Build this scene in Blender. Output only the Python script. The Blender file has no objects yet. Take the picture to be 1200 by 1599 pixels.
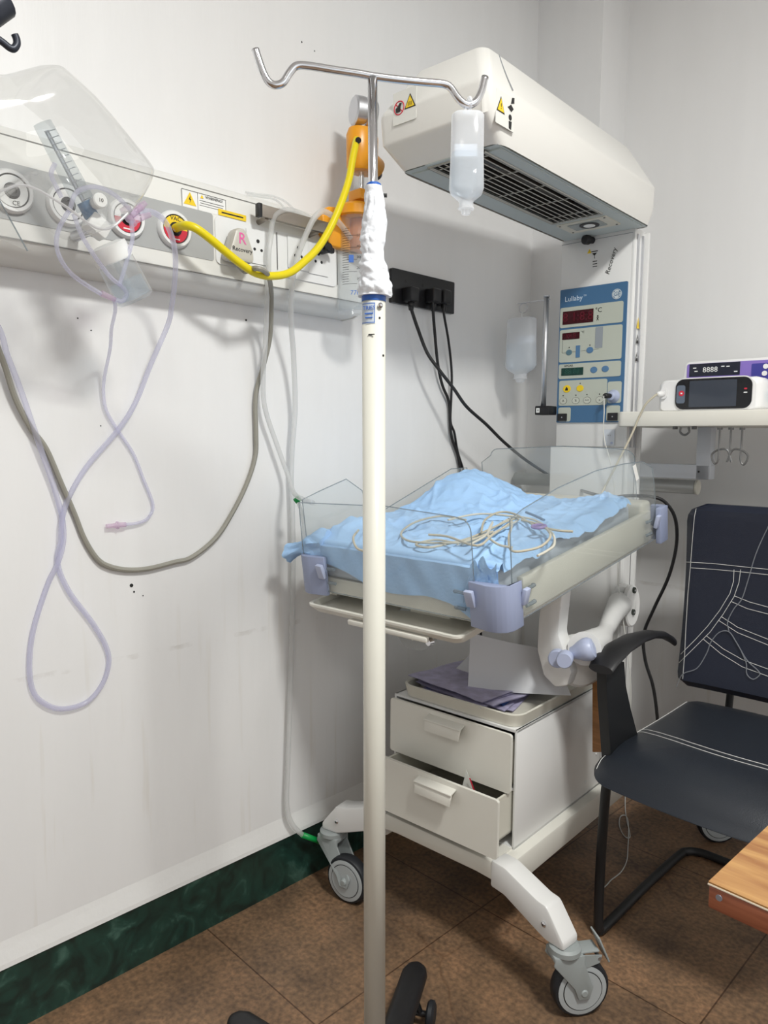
import bpy, bmesh, math, random
from mathutils import Vector, Matrix, noise
random.seed(7)
S = bpy.context.scene
C = S.collection
PI = math.pi
def R(d): return math.radians(d)
def V(*a): return Vector(a)

# ------------------------------------------------------------------ camera
FPX = 1150.0
PITCH, ROLL, YAW = R(5.7), R(.5), R(45.1)
CAM = V(1.53, 0, 1.22)
fw = V(-math.sin(YAW)*math.cos(PITCH), math.cos(YAW)*math.cos(PITCH), -math.sin(PITCH))
_r = V(math.cos(YAW), math.sin(YAW), 0); _u = _r.cross(fw)
rt = _r*math.cos(ROLL)+_u*math.sin(ROLL)
up = -_r*math.sin(ROLL)+_u*math.cos(ROLL)
cd = bpy.data.cameras.new('camera'); cam = bpy.data.objects.new('camera', cd); C.objects.link(cam)
cd.sensor_fit = 'HORIZONTAL'; cd.sensor_width = 36; cd.lens = 36*FPX/1200; cd.clip_start = .02
m3 = Matrix((rt, up, -fw)).transposed()
cam.matrix_world = Matrix.Translation(CAM) @ m3.to_4x4()
S.camera = cam

# ------------------------------------------------------------------ world, light, exposure
w = bpy.data.worlds.new('world'); S.world = w; w.use_nodes = True
w.node_tree.nodes['Background'].inputs[0].default_value = (.8, .87, 1, 1)
w.node_tree.nodes['Background'].inputs[1].default_value = .4
S.view_settings.view_transform = 'Standard'; S.view_settings.look = 'None'
S.view_settings.exposure = 0.0; S.view_settings.gamma = 1; S.view_settings.use_curve_mapping = False
def area(name, loc, rot, sx, sy, power, col):
    l = bpy.data.lights.new(name, 'AREA'); l.shape = 'RECTANGLE'; l.size = sx; l.size_y = sy
    l.energy = power; l.color = col
    o = bpy.data.objects.new(name, l); C.objects.link(o); o.location = loc; o.rotation_euler = rot
    return o
area('ceiling_lamp_light', (1.98, .68, 2.84), (0, 0, 0), .36, .36, 63, (1, .997, .955))
area('second_ceiling_lamp_light', (2.1, -.9, 2.82), (0, 0, 0), .5, .5, 13, (1, 1, .96))
area('bluish_fill_light', (3.3, .3, 1.35), (0, R(90), 0), 1.9, 2.2, 5, (.62, .80, 1))  # added bluish fill light; the right wall behind it has no doorway

# ------------------------------------------------------------------ frames and placing
TH = R(3.6)
FW = Matrix.Identity(4)
FD = Matrix.Rotation(TH, 4, 'Z')                                        # the warmer stands a little askew
FB = FD @ Matrix.Translation((.50, 1.10, .855)) @ Matrix.Rotation(R(8.2), 4, 'X')   # its tilted bed
def hit(F, u, v, axis, c):
    """point of a real plane (local coordinate axis = c of frame F) seen in direction u, v"""
    Fi = F.inverted(); o = Fi @ CAM
    d = Fi.to_3x3() @ (fw + rt*((u-600)/FPX) - up*((v-799.5)/FPX))
    return o + d*((c-o[axis])/d[axis])
def W0(u, v, x=0): return hit(FW, u, v, 0, x)

# ------------------------------------------------------------------ materials
MATS = {}
def mat(name, col=(.8, .8, .8), rough=.5, metal=0, bump=0, bscale=60, coat=0, var=0, vscale=8, alpha=None, spec=.5, emit=0, sub=0):
    if name in MATS: return MATS[name]
    m = bpy.data.materials.new(name); m.use_nodes = True; MATS[name] = m
    nt = m.node_tree; b = nt.nodes['Principled BSDF']
    b.inputs['Base Color'].default_value = (*col, 1); b.inputs['Roughness'].default_value = rough
    b.inputs['Metallic'].default_value = metal; b.inputs['Coat Weight'].default_value = coat
    b.inputs['Specular IOR Level'].default_value = spec
    if emit: b.inputs['Emission Color'].default_value = (*col, 1); b.inputs['Emission Strength'].default_value = emit
    tc = nt.nodes.new('ShaderNodeTexCoord')
    if var:
        n = nt.nodes.new('ShaderNodeTexNoise'); n.inputs['Scale'].default_value = vscale; n.inputs['Detail'].default_value = 6
        nt.links.new(tc.outputs['Object'], n.inputs['Vector'])
        mx = nt.nodes.new('ShaderNodeMixRGB'); mx.inputs[1].default_value = (*[c*(1-var) for c in col], 1)
        mx.inputs[2].default_value = (*[min(1, c*(1+var*.6)) for c in col], 1)
        nt.links.new(n.outputs['Fac'], mx.inputs[0]); nt.links.new(mx.outputs[0], b.inputs['Base Color'])
    if bump:
        n = nt.nodes.new('ShaderNodeTexNoise'); n.inputs['Scale'].default_value = bscale; n.inputs['Detail'].default_value = 4
        nt.links.new(tc.outputs['Object'], n.inputs['Vector'])
        bp = nt.nodes.new('ShaderNodeBump'); bp.inputs['Strength'].default_value = bump; bp.inputs['Distance'].default_value = .004
        nt.links.new(n.outputs['Fac'], bp.inputs['Height']); nt.links.new(bp.outputs[0], b.inputs['Normal'])
    return m
def clear(name, tint=(.95, .96, .98), milky=.1, dif=(.85, .88, .95), rough=.05, fres=.5):
    """thin clear plastic: mostly see-through, more reflective at grazing angles, a little milky"""
    if name in MATS: return MATS[name]
    m = bpy.data.materials.new(name); m.use_nodes = True; MATS[name] = m
    nt = m.node_tree; nt.nodes.clear(); N = nt.nodes.new; L = nt.links.new
    out = N('ShaderNodeOutputMaterial'); tr = N('ShaderNodeBsdfTransparent'); tr.inputs[0].default_value = (*tint, 1)
    gl = N('ShaderNodeBsdfGlossy'); gl.inputs['Roughness'].default_value = rough; gl.inputs[0].default_value = (1, 1, 1, 1)
    fc = N('ShaderNodeLayerWeight'); fc.inputs[0].default_value = .5
    pw = N('ShaderNodeMath'); pw.operation = 'POWER'; pw.inputs[1].default_value = 4.0; L(fc.outputs['Facing'], pw.inputs[0])
    lw = N('ShaderNodeMath'); lw.operation = 'MULTIPLY_ADD'; lw.inputs[1].default_value = fres; lw.inputs[2].default_value = .025; L(pw.outputs[0], lw.inputs[0])
    m1 = N('ShaderNodeMixShader'); L(lw.outputs[0], m1.inputs[0]); L(tr.outputs[0], m1.inputs[1]); L(gl.outputs[0], m1.inputs[2])
    df = N('ShaderNodeBsdfDiffuse'); df.inputs[0].default_value = (*dif, 1)
    tl = N('ShaderNodeBsdfTranslucent'); tl.inputs[0].default_value = (*dif, 1)
    md = N('ShaderNodeMixShader'); md.inputs[0].default_value = .5; L(df.outputs[0], md.inputs[1]); L(tl.outputs[0], md.inputs[2])
    m2 = N('ShaderNodeMixShader'); m2.inputs[0].default_value = milky; L(m1.outputs[0], m2.inputs[1]); L(md.outputs[0], m2.inputs[2])
    L(m2.outputs[0], out.inputs[0])
    return m

# ------------------------------------------------------------------ mesh builder
class G:
    def __init__(s, *mats): s.bm = bmesh.new(); s.mats = list(mats); s.mi = 0; s.sm = True
    def m(s, k): s.mi = k; return s
    def _fin(s, faces, smooth=None):
        for f in faces: f.material_index = s.mi; f.smooth = s.sm if smooth is None else smooth
    def merge(s, b, smooth=None):
        vm = {v: s.bm.verts.new(v.co) for v in b.verts}
        fs = []
        for f in b.faces:
            try: fs.append(s.bm.faces.new([vm[v] for v in f.verts]))
            except ValueError: pass
        s._fin(fs, smooth); b.free(); return s
    def box(s, lo, hi, bev=0, seg=2, M=None):
        b = bmesh.new(); bmesh.ops.create_cube(b, size=1)
        lo, hi = Vector(lo), Vector(hi)
        for v in b.verts: v.co = Vector([(lo[i]+hi[i])/2+v.co[i]*(hi[i]-lo[i]) for i in range(3)])
        if bev: bmesh.ops.bevel(b, geom=b.edges[:], offset=bev, segments=seg, affect='EDGES', profile=.5)
        if M: b.transform(M)
        return s.merge(b, bool(bev))
    def obox(s, c, ux, uy, w, h, t, bev=0):
        ux = Vector(ux).normalized(); n = ux.cross(Vector(uy)).normalized(); uy = n.cross(ux)
        M = Matrix((ux, uy, n)).transposed().to_4x4(); M.translation = Vector(c)
        return s.box((-w/2, -h/2, -t/2), (w/2, h/2, t/2), bev, 2, M)
    def rings(s, rs, cap=True, close=True, loop=False):
        vs = [[s.bm.verts.new(p) for p in r] for r in rs]; fs = []; n = len(vs[0])
        k = len(vs)
        for i in range(k if loop else k-1):
            a, b = vs[i], vs[(i+1) % k]
            for j in range(n if close else n-1):
                j2 = (j+1) % n
                try: fs.append(s.bm.faces.new((a[j], a[j2], b[j2], b[j])))
                except ValueError: pass
        s._fin(fs)
        if cap and not loop:
            cf = [s.bm.faces.new(vs[0][::-1]), s.bm.faces.new(vs[-1])]; s._fin(cf, False)
        return s
    def cyl(s, p0, p1, r0, r1=None, n=20, cap=True):
        p0, p1 = Vector(p0), Vector(p1); r1 = r0 if r1 is None else r1
        return s.lathe(p0, p1-p0, [(0, r0), ((p1-p0).length, r1)], n, cap)
    def lathe(s, o, ax, prof, n=24, cap=True, sx=1, sy=1, xd=None):
        o = Vector(o); ax = Vector(ax).normalized()
        x = Vector(xd) if xd else (V(1, 0, 0) if abs(ax.x) < .8 else V(0, 1, 0))
        x = (x-ax*x.dot(ax)).normalized(); y = ax.cross(x)
        return s.rings([[o+ax*h+x*(r*sx*math.cos(2*PI*j/n))+y*(r*sy*math.sin(2*PI*j/n)) for j in range(n)] for h, r in prof], cap)
    def tube(s, pts, r, n=8, sub=6, closed=False, smooth=True):
        P = [Vector(p) for p in pts]
        if smooth and len(P) > 2:
            Q = []
            m = len(P)
            for i in range(m if closed else m-1):
                if closed: a, b, c, d = P[i-1], P[i], P[(i+1) % m], P[(i+2) % m]
                else:
                    b, c = P[i], P[i+1]; a = P[i-1] if i else b*2-c; d = P[i+2] if i+2 < m else c*2-b
                for k in range(sub):
                    t = k/sub
                    Q.append(.5*((2*b)+(c-a)*t+(2*a-5*b+4*c-d)*t*t+(3*b-a-3*c+d)*t**3))
            if not closed: Q.append(P[-1])
            P = Q
        nrm = None; rs = []
        for i, p in enumerate(P):
            if closed: t = P[(i+1) % len(P)]-P[i-1]
            else: t = P[min(i+1, len(P)-1)]-P[max(i-1, 0)]
            if t.length < 1e-9: t = V(0, 0, 1)
            t.normalize()
            if nrm is None: nrm = t.orthogonal().normalized()
            nrm = (nrm-t*nrm.dot(t)); nrm = nrm.normalized() if nrm.length > 1e-6 else t.orthogonal().normalized()
            bn = t.cross(nrm)
            rr = r(i/(len(P)-1)) if callable(r) else r
            rs.append([p+nrm*(rr*math.cos(2*PI*j/n))+bn*(rr*math.sin(2*PI*j/n)) for j in range(n)])
        return s.rings(rs, not closed, True, closed)
    def prism(s, pts, n, t, bev=0):
        """polygon pts extruded along n by t"""
        n = Vector(n).normalized()*t; b = bmesh.new()
        A = [b.verts.new(Vector(p)) for p in pts]; B = [b.verts.new(Vector(p)+n) for p in pts]
        k = len(A)
        b.faces.new(A[::-1]); b.faces.new(B)
        for i in range(k): b.faces.new((A[i], A[(i+1) % k], B[(i+1) % k], B[i]))
        bmesh.ops.recalc_face_normals(b, faces=b.faces[:])
        if bev: bmesh.ops.bevel(b, geom=b.edges[:], offset=bev, segments=2, affect='EDGES', profile=.5)
        return s.merge(b, bool(bev))
    def plate(s, c, ux, uy, w, h, r, t, n=6):
        """rounded rectangle centred on c, growing t along ux x uy"""
        ux = Vector(ux).normalized(); nn = ux.cross(Vector(uy)).normalized(); uy = nn.cross(ux)
        r = min(r, w/2-1e-5, h/2-1e-5); pts = []
        for sx, sy, a0 in ((1, 1, 0), (-1, 1, 90), (-1, -1, 180), (1, -1, 270)):
            for k in range(n+1 if r > 0 else 1):
                a = R(a0+90*k/n)
                pts.append(Vector(c)+ux*(sx*(w/2-r)+r*math.cos(a))+uy*(sy*(h/2-r)+r*math.sin(a)))
        return s.prism(pts, nn, t)
    def disc(s, c, nrm, r, t, n=24, sx=1, sy=1, xd=None): return s.lathe(c, nrm, [(0, r), (t, r)], n, True, sx, sy, xd)
    def text(s, body, size, c, ux, uy, t=.0004, shear=0, align='CENTER'):
        cu = bpy.data.curves.new('t', 'FONT'); cu.body = body; cu.size = size; cu.align_x = align; cu.align_y = 'CENTER'
        cu.shear = shear; cu.resolution_u = 2; cu.extrude = t/2
        o = bpy.data.objects.new('t', cu); me = bpy.data.meshes.new_from_object(o)
        ux = Vector(ux).normalized(); nn = ux.cross(Vector(uy)).normalized(); uy = nn.cross(ux)
        M = Matrix((ux, uy, nn)).transposed().to_4x4(); M.translation = Vector(c)
        b = bmesh.new(); b.from_mesh(me); b.transform(M); s.merge(b, False)
        bpy.data.objects.remove(o); bpy.data.curves.remove(cu); bpy.data.meshes.remove(me)
        return s
    def solid(s, d):  # give thickness d
        bmesh.ops.recalc_face_normals(s.bm, faces=s.bm.faces[:])
        bmesh.ops.solidify(s.bm, geom=s.bm.faces[:], thickness=d); return s

WM = {}
def tag(o, label=None, cat=None, group=None, kind=None):
    if label: o['label'] = label
    if cat: o['category'] = cat
    if group: o['group'] = group
    if kind: o['kind'] = kind
    return o
def thing(name, label, cat, loc=(0, 0, 0), F=FW, group=None):
    o = bpy.data.objects.new(name, None); C.objects.link(o); o.empty_display_size = .05
    M = F @ Matrix.Translation(Vector(loc)); o.matrix_world = M; WM[o] = M.copy()
    return tag(o, label, cat, group)
def obj(name, g, parent=None, F=FW, label=None, origin=None, recalc=True):
    if recalc: bmesh.ops.recalc_face_normals(g.bm, faces=g.bm.faces[:])
    me = bpy.data.meshes.new(name)
    if parent is None:
        g.bm.transform(F)
        if origin is None:
            n = len(g.bm.verts); c = sum((v.co for v in g.bm.verts), V(0, 0, 0))/n
            c.z = min(v.co.z for v in g.bm.verts)
        else: c = F @ Vector(origin)
        M = Matrix.Translation(c); g.bm.transform(M.inverted())
    else:
        M = WM[parent]; g.bm.transform(M.inverted() @ F)
    for e in g.bm.edges:
        if len(e.link_faces) == 2 and e.link_faces[0].smooth and e.calc_face_angle(0) > R(38): e.smooth = False
    g.bm.to_mesh(me); g.bm.free()
    for m in g.mats: me.materials.append(m)
    o = bpy.data.objects.new(name, me); C.objects.link(o)
    if parent is None: o.matrix_world = M
    else: o.parent = parent
    WM[o] = M.copy()
    if label: o['label'] = label
    return o
X, Y, Z = V(1, 0, 0), V(0, 1, 0), V(0, 0, 1)

# ------------------------------------------------------------------ material library
def wall_mat(name, base):
    m = bpy.data.materials.new(name); m.use_nodes = True; nt = m.node_tree; N = nt.nodes.new; L = nt.links.new
    b = nt.nodes['Principled BSDF']; b.inputs['Roughness'].default_value = .42
    g = N('ShaderNodeNewGeometry'); mp = N('ShaderNodeMapping'); mp.inputs['Scale'].default_value = (3, 3, .5)
    L(g.outputs['Position'], mp.inputs[0])
    n1 = N('ShaderNodeTexNoise'); n1.inputs['Scale'].default_value = 4; n1.inputs['Detail'].default_value = 8; L(mp.outputs[0], n1.inputs['Vector'])
    r1 = N('ShaderNodeValToRGB'); r1.color_ramp.elements[0].position = .3; r1.color_ramp.elements[1].position = .75
    r1.color_ramp.elements[0].color = (*[c*.965 for c in base], 1); r1.color_ramp.elements[1].color = (*base, 1)
    L(n1.outputs['Fac'], r1.inputs[0])
    # rare yellowish vertical dirt runs, low on the wall
    mp2 = N('ShaderNodeMapping'); mp2.inputs['Scale'].default_value = (14, 14, .9); L(g.outputs['Position'], mp2.inputs[0])
    n2 = N('ShaderNodeTexNoise'); n2.inputs['Scale'].default_value = 2.2; n2.inputs['Detail'].default_value = 5; L(mp2.outputs[0], n2.inputs['Vector'])
    r2 = N('ShaderNodeValToRGB'); r2.color_ramp.elements[0].position = .60; r2.color_ramp.elements[1].position = .78
    L(n2.outputs['Fac'], r2.inputs[0])
    sx = N('ShaderNodeSeparateXYZ'); L(g.outputs['Position'], sx.inputs[0])
    mr = N('ShaderNodeMapRange'); mr.inputs[1].default_value = 1.15; mr.inputs[2].default_value = .5; mr.inputs[3].default_value = 0; mr.inputs[4].default_value = .45
    L(sx.outputs[2], mr.inputs[0])
    mu = N('ShaderNodeMath'); mu.operation = 'MULTIPLY'; L(r2.outputs[0], mu.inputs[0]); L(mr.outputs[0], mu.inputs[1])
    mx = N('ShaderNodeMixRGB'); mx.inputs[2].default_value = (.60, .55, .45, 1); L(mu.outputs[0], mx.inputs[0]); L(r1.outputs[0], mx.inputs[1])
    # scuff line where beds rub the wall
    n3 = N('ShaderNodeTexNoise'); n3.inputs['Scale'].default_value = 18; n3.inputs['Detail'].default_value = 8; L(g.outputs['Position'], n3.inputs['Vector'])
    ad = N('ShaderNodeMath'); ad.operation = 'MULTIPLY_ADD'; ad.inputs[1].default_value = .02; L(n3.outputs['Fac'], ad.inputs[0]); L(sx.outputs[2], ad.inputs[2])
    cm = N('ShaderNodeMath'); cm.operation = 'COMPARE'; cm.inputs[1].default_value = .742; cm.inputs[2].default_value = .006; L(ad.outputs[0], cm.inputs[0])
    r3 = N('ShaderNodeValToRGB'); r3.color_ramp.elements[0].position = .52; r3.color_ramp.elements[1].position = .7; L(n3.outputs['Fac'], r3.inputs[0])
    m5 = N('ShaderNodeMath'); m5.operation = 'MULTIPLY'; L(cm.outputs[0], m5.inputs[0]); L(r3.outputs[0], m5.inputs[1])
    m6 = N('ShaderNodeMath'); m6.operation = 'MULTIPLY'; m6.inputs[1].default_value = .3; L(m5.outputs[0], m6.inputs[0])
    mx2 = N('ShaderNodeMixRGB'); mx2.inputs[2].default_value = (.35, .31, .26, 1); L(m6.outputs[0], mx2.inputs[0]); L(mx.outputs[0], mx2.inputs[1])
    L(mx2.outputs[0], b.inputs['Base Color'])
    bp = N('ShaderNodeBump'); bp.inputs['Strength'].default_value = .12; bp.inputs['Distance'].default_value = .01
    n4 = N('ShaderNodeTexNoise'); n4.inputs['Scale'].default_value = 9; n4.inputs['Detail'].default_value = 5; L(mp.outputs[0], n4.inputs['Vector'])
    L(n4.outputs['Fac'], bp.inputs['Height']); L(bp.outputs[0], b.inputs['Normal'])
    return m
WALL = wall_mat('wall_paint', (.84, .84, .84))
def floor_mat():
    m = bpy.data.materials.new('floor_stone'); m.use_nodes = True; nt = m.node_tree; N = nt.nodes.new; L = nt.links.new
    b = nt.nodes['Principled BSDF']; b.inputs['Roughness'].default_value = .45
    g = N('ShaderNodeNewGeometry')
    n1 = N('ShaderNodeTexNoise'); n1.inputs['Scale'].default_value = 5; n1.inputs['Detail'].default_value = 10; n1.inputs['Roughness'].default_value = .65; L(g.outputs['Position'], n1.inputs['Vector'])
    r1 = N('ShaderNodeValToRGB'); e = r1.color_ramp.elements; e[0].position = .3; e[0].color = (.115, .074, .050, 1); e[1].position = .72; e[1].color = (.37, .215, .125, 1)
    x = e.new(.5); x.color = (.235, .145, .087, 1)
    L(n1.outputs['Fac'], r1.inputs[0])
    n2 = N('ShaderNodeTexNoise'); n2.inputs['Scale'].default_value = 90; n2.inputs['Detail'].default_value = 6; L(g.outputs['Position'], n2.inputs['Vector'])
    r2 = N('ShaderNodeValToRGB'); r2.color_ramp.elements[0].position = .35; r2.color_ramp.elements[0].color = (.62, .62, .62, 1); r2.color_ramp.elements[1].position = .7; r2.color_ramp.elements[1].color = (1.25, 1.2, 1.1, 1)
    L(n2.outputs['Fac'], r2.inputs[0])
    mu = N('ShaderNodeMixRGB'); mu.blend_type = 'MULTIPLY'; mu.inputs[0].default_value = 1; L(r1.outputs[0], mu.inputs[1]); L(r2.outputs[0], mu.inputs[2])
    mp = N('ShaderNodeMapping'); mp.inputs['Rotation'].default_value = (0, 0, 0); mp.inputs['Location'].default_value = (.13, .21, 0); L(g.outputs['Position'], mp.inputs[0])
    br = N('ShaderNodeTexBrick'); br.offset = 0; br.inputs['Scale'].default_value = 1; br.inputs['Brick Width'].default_value = .56; br.inputs['Row Height'].default_value = .56
    br.inputs['Mortar Size'].default_value = .0018; br.inputs['Color1'].default_value = (1, 1, 1, 1); br.inputs['Color2'].default_value = (.84, .87, .9, 1); br.inputs['Mortar'].default_value = (.35, .3, .28, 1)
    L(mp.outputs[0], br.inputs['Vector'])
    m2 = N('ShaderNodeMixRGB'); m2.blend_type = 'MULTIPLY'; m2.inputs[0].default_value = 1; L(mu.outputs[0], m2.inputs[1]); L(br.outputs['Color'], m2.inputs[2])
    # cracks
    vo = N('ShaderNodeTexVoronoi'); vo.feature = 'DISTANCE_TO_EDGE'; vo.inputs['Scale'].default_value = 1.5
    nd = N('ShaderNodeTexNoise'); nd.inputs['Scale'].default_value = 6; L(g.outputs['Position'], nd.inputs['Vector'])
    va = N('ShaderNodeMixRGB'); va.inputs[0].default_value = .12; L(g.outputs['Position'], va.inputs[1]); L(nd.outputs['Color'], va.inputs[2]); L(va.outputs[0], vo.inputs['Vector'])
    rc = N('ShaderNodeValToRGB'); rc.color_ramp.elements[0].position = 0; rc.color_ramp.elements[0].color = (.45, .35, .3, 1); rc.color_ramp.elements[1].position = .006; L(vo.outputs['Distance'], rc.inputs[0])
    m3_ = N('ShaderNodeMixRGB'); m3_.blend_type = 'MULTIPLY'; m3_.inputs[0].default_value = .5; L(m2.outputs[0], m3_.inputs[1]); L(rc.outputs[0], m3_.inputs[2])
    L(m3_.outputs[0], b.inputs['Base Color'])
    bp = N('ShaderNodeBump'); bp.inputs['Strength'].default_value = .25; bp.inputs['Distance'].default_value = .003; L(n2.outputs['Fac'], bp.inputs['Height']); L(bp.outputs[0], b.inputs['Normal'])
    return m
def marble_mat():
    m = bpy.data.materials.new('green_marble'); m.use_nodes = True; nt = m.node_tree; N = nt.nodes.new; L = nt.links.new
    b = nt.nodes['Principled BSDF']; b.inputs['Roughness'].default_value = .3
    g = N('ShaderNodeNewGeometry')
    n1 = N('ShaderNodeTexNoise'); n1.inputs['Scale'].default_value = 14; n1.inputs['Detail'].default_value = 12; n1.inputs['Distortion'].default_value = 1.6; L(g.outputs['Position'], n1.inputs['Vector'])
    r1 = N('ShaderNodeValToRGB'); e = r1.color_ramp.elements; e[0].position = .35; e[0].color = (.008, .022, .018, 1); e[1].position = .8; e[1].color = (.07, .15, .12, 1)
    x = e.new(.58); x.color = (.014, .05, .038, 1); L(n1.outputs['Fac'], r1.inputs[0]); L(r1.outputs[0], b.inputs['Base Color'])
    return m
def wood_mat(name, c1, c2, rough=.35, sc=(3, 40, 40)):
    m = bpy.data.materials.new(name); m.use_nodes = True; nt = m.node_tree; N = nt.nodes.new; L = nt.links.new
    b = nt.nodes['Principled BSDF']; b.inputs['Roughness'].default_value = rough
    tc = N('ShaderNodeTexCoord'); mp = N('ShaderNodeMapping'); mp.inputs['Scale'].default_value = sc; L(tc.outputs['Object'], mp.inputs[0])
    n1 = N('ShaderNodeTexNoise'); n1.inputs['Scale'].default_value = 2; n1.inputs['Detail'].default_value = 8; n1.inputs['Distortion'].default_value = .8; L(mp.outputs[0], n1.inputs['Vector'])
    r1 = N('ShaderNodeValToRGB'); e = r1.color_ramp.elements; e[0].position = .35; e[0].color = (*c1, 1); e[1].position = .65; e[1].color = (*c2, 1)
    L(n1.outputs['Fac'], r1.inputs[0]); L(r1.outputs[0], b.inputs['Base Color']); return m
CREAM = mat('cream_plastic', (.76, .745, .68), .38, var=.03)
CREAM2 = mat('warm_hood_plastic', (.78, .77, .735), .30)
WHITEM = mat('white_enamel', (.80, .80, .79), .35)
BEIGE = mat('aged_beige_plastic', (.66, .64, .56), .45, var=.08, vscale=12)
GREYP = mat('caster_grey_plastic', (.33, .36, .36), .45)
GREYD = mat('grey_disc_plastic', (.42, .45, .46), .5)
LAV = mat('lavender_blue_plastic', (.30, .345, .50), .40)
LAVL = mat('pale_lavender_plastic', (.43, .48, .65), .38)
BLACK = mat('black_plastic', (.010, .010, .012), .45)
RUBB = mat('black_rubber', (.012, .014, .018), .55)
CHROME = mat('chrome', (.72, .72, .74), .16, 1)
STEEL = mat('brushed_steel', (.30, .265, .23), .38, .6, bump=.05, bscale=200)
ALU = mat('dull_aluminium', (.62, .63, .66), .38, 1)
POST = mat('cream_painted_post', (.68, .67, .60), .35, var=.04, vscale=20)
ORANGE = mat('orange_plastic', (.86, .36, .015), .32)
ORD = mat('orange_float', (.72, .26, .09), .4)
YEL = mat('yellow_hose', (.80, .66, .005), .35)
YELS = mat('sticker_yellow', (.88, .62, .02), .45)
BLUE = mat('panel_blue', (.055, .15, .29), .4)
BLUEB = mat('button_blue', (.09, .20, .36), .4)
PGREY = mat('panel_grey_green', (.50, .53, .46), .4)
RED = mat('dark_red_display', (.045, .002, .006), .15)
REDS = mat('led_segment', (.11, .004, .014), .2)
GRN = mat('dark_green_display', (.002, .04, .03), .15)
GRNL = mat('green_plastic', (.0, .30, .06), .4)
INK = mat('black_ink', (.015, .015, .015), .6)
WHT = mat('white_print', (.85, .86, .85), .5)
REDI = mat('red_ink', (.62, .02, .05), .5)
BLUI = mat('blue_ink', (.05, .16, .55), .5)
PINK = mat('pink_ink', (.80, .12, .38), .5)
GREYR = mat('rail_grey', (.40, .41, .41), .45)
RAILW = mat('rail_white', (.78, .78, .75), .32)
SOCKW = mat('socket_white', (.80, .81, .81), .3)
CORDG = mat('grey_cord', (.30, .29, .25), .45)
CORDB = mat('beige_cord', (.50, .46, .36), .45)
CLOTHW = mat('white_wrap', (.82, .85, .90), .7, bump=.4, bscale=90)
BLUEC = mat('blue_collar_plastic', (.015, .10, .42), .35)
ACR = clear('clear_acrylic', (.975, .985, .985), .09, (.80, .84, .85), .03, .45)
ACRE = clear('acrylic_edge', (.72, .76, .78), .35, (.45, .50, .54), .1, .5)
DOME = clear('hood_plastic', (.94, .94, .935), .10, (.80, .81, .81), .06, .75)
TUBE = clear('clear_tube', (.95, .95, .99), .34, (.80, .80, .93), .15, .35)
TUBW = clear('silicone_tube', (.96, .96, .96), .50, (.86, .87, .87), .3, .3)
BOTT = clear('milky_bottle', (.97, .98, .995), .42, (.95, .965, .99), .15, .3)
LIQ = clear('bottle_liquid', (.94, .97, .99), .12, (.75, .82, .90), .1, .33)
JARC = clear('jar_plastic', (.965, .975, .98), .13, (.8, .85, .9), .05, .8)
PINKT = clear('pink_clear_plastic', (.96, .90, .96), .35, (.82, .70, .82), .1, .45)

# ------------------------------------------------------------------ setting
CEIL = 2.9; XR = 3.4; YF = -2.4; YC = 2.25; YB = 2.42; XP = .245
def struct(name, g): o = obj(name, g, None); o['kind'] = 'structure'; return o
struct('floor', G(floor_mat()).box((-.1, YF-.1, -.1), (XR+.1, YB+.1, 0)))
struct('wall_left', G(WALL).box((-.1, YF, 0), (0, YC, CEIL)))
struct('wall_corner_pier', G(WALL).box((-.1, YC, 0), (XP, YB+.1, CEIL)))
struct('wall_back', G(WALL).box((XP, YB, 0), (XR, YB+.1, CEIL)))
struct('wall_right', G(WALL).box((XR, YF, 0), (XR+.1, YB+.1, CEIL)))
struct('wall_front', G(WALL).box((-.1, YF-.1, 0), (XR+.1, YF, CEIL)))
struct('ceiling', G(mat('ceiling_paint', (.82, .82, .81), .8)).box((-.1, YF-.1, CEIL), (XR+.1, YB+.1, CEIL+.1)))
struct('baseboard_left', G(marble_mat()).box((0, YF, 0), (.006, YC, .145)))
struct('trim_1', G(mat('skirting_fillet', (.80, .80, .79), .5, bump=.3, bscale=40)).prism(
    [(0, YF, .146), (.011, YF, .146), (.010, YF, .156), (.003, YF, .185), (0, YF, .20)], Y, YC-YF))
g = G(mat('wall_hole', (.02, .02, .02), .9))
for u, v, r in ((205, 914, .0042), (209, 924, .0022), (223, 930, .0015), (121, 497, .0015), (142, 516, .0015), (384, 500, .0025), (471, 66, .002), (491, 80, .0015), (157, 665, .0012)):
    g.disc(W0(u, v, -.001), X, r, .0018, 10)
struct('trim_2', g)['label'] = 'small dark nail holes in the white wall'

# ------------------------------------------------------------------ bedhead service panel on the left wall
YE = 1.355
bp = thing('bedhead_panel', 'long white bedhead service panel with gas outlets along the left wall', 'wall panel', (0, .4, 1.538))
prof = [(0, 1.538), (.045, 1.540), (.072, 1.548), (.086, 1.560), (.092, 1.570), (.094, 1.572), (.096, 1.600), (.093, 1.702), (.088, 1.746), (.080, 1.758), (.0, 1.795)]
g = G(RAILW); ys = [-1.2, YE]
g.sm = True
g.rings([[(x+.0005, y, z) for x, z in prof] for y in ys], True, True)
obj('housing', g, bp)
g = G(mat('seam_grey', (.22, .22, .21), .6)); g.box((.0935, -1.2, 1.5695), (.0945, YE, 1.5712)); g.box((.0879, -1.2, 1.7485), (.0889, YE, 1.7498)); obj('seam', g, bp)  # dark grey strips along the two panel joints
g = G(RAILW); g.prism([(x*1.02+.0005, YE, (z-1.66)*1.02+1.66) for x, z in prof], Y, .004); obj('end_cap', g, bp)
yg = W0(333, 365, .095).y
def facex(z): return .0965 + (z-1.6)*(-.003/.102)
UZ = V(-.03, 0, 1).normalized()
NX = Y.cross(UZ)
g = G(GREYR); g.plate((facex(1.651), (yg-1.2)/2, 1.651), Y, UZ, yg+1.2, .100, .006, .0012); obj('grey_band', g, bp)
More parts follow.
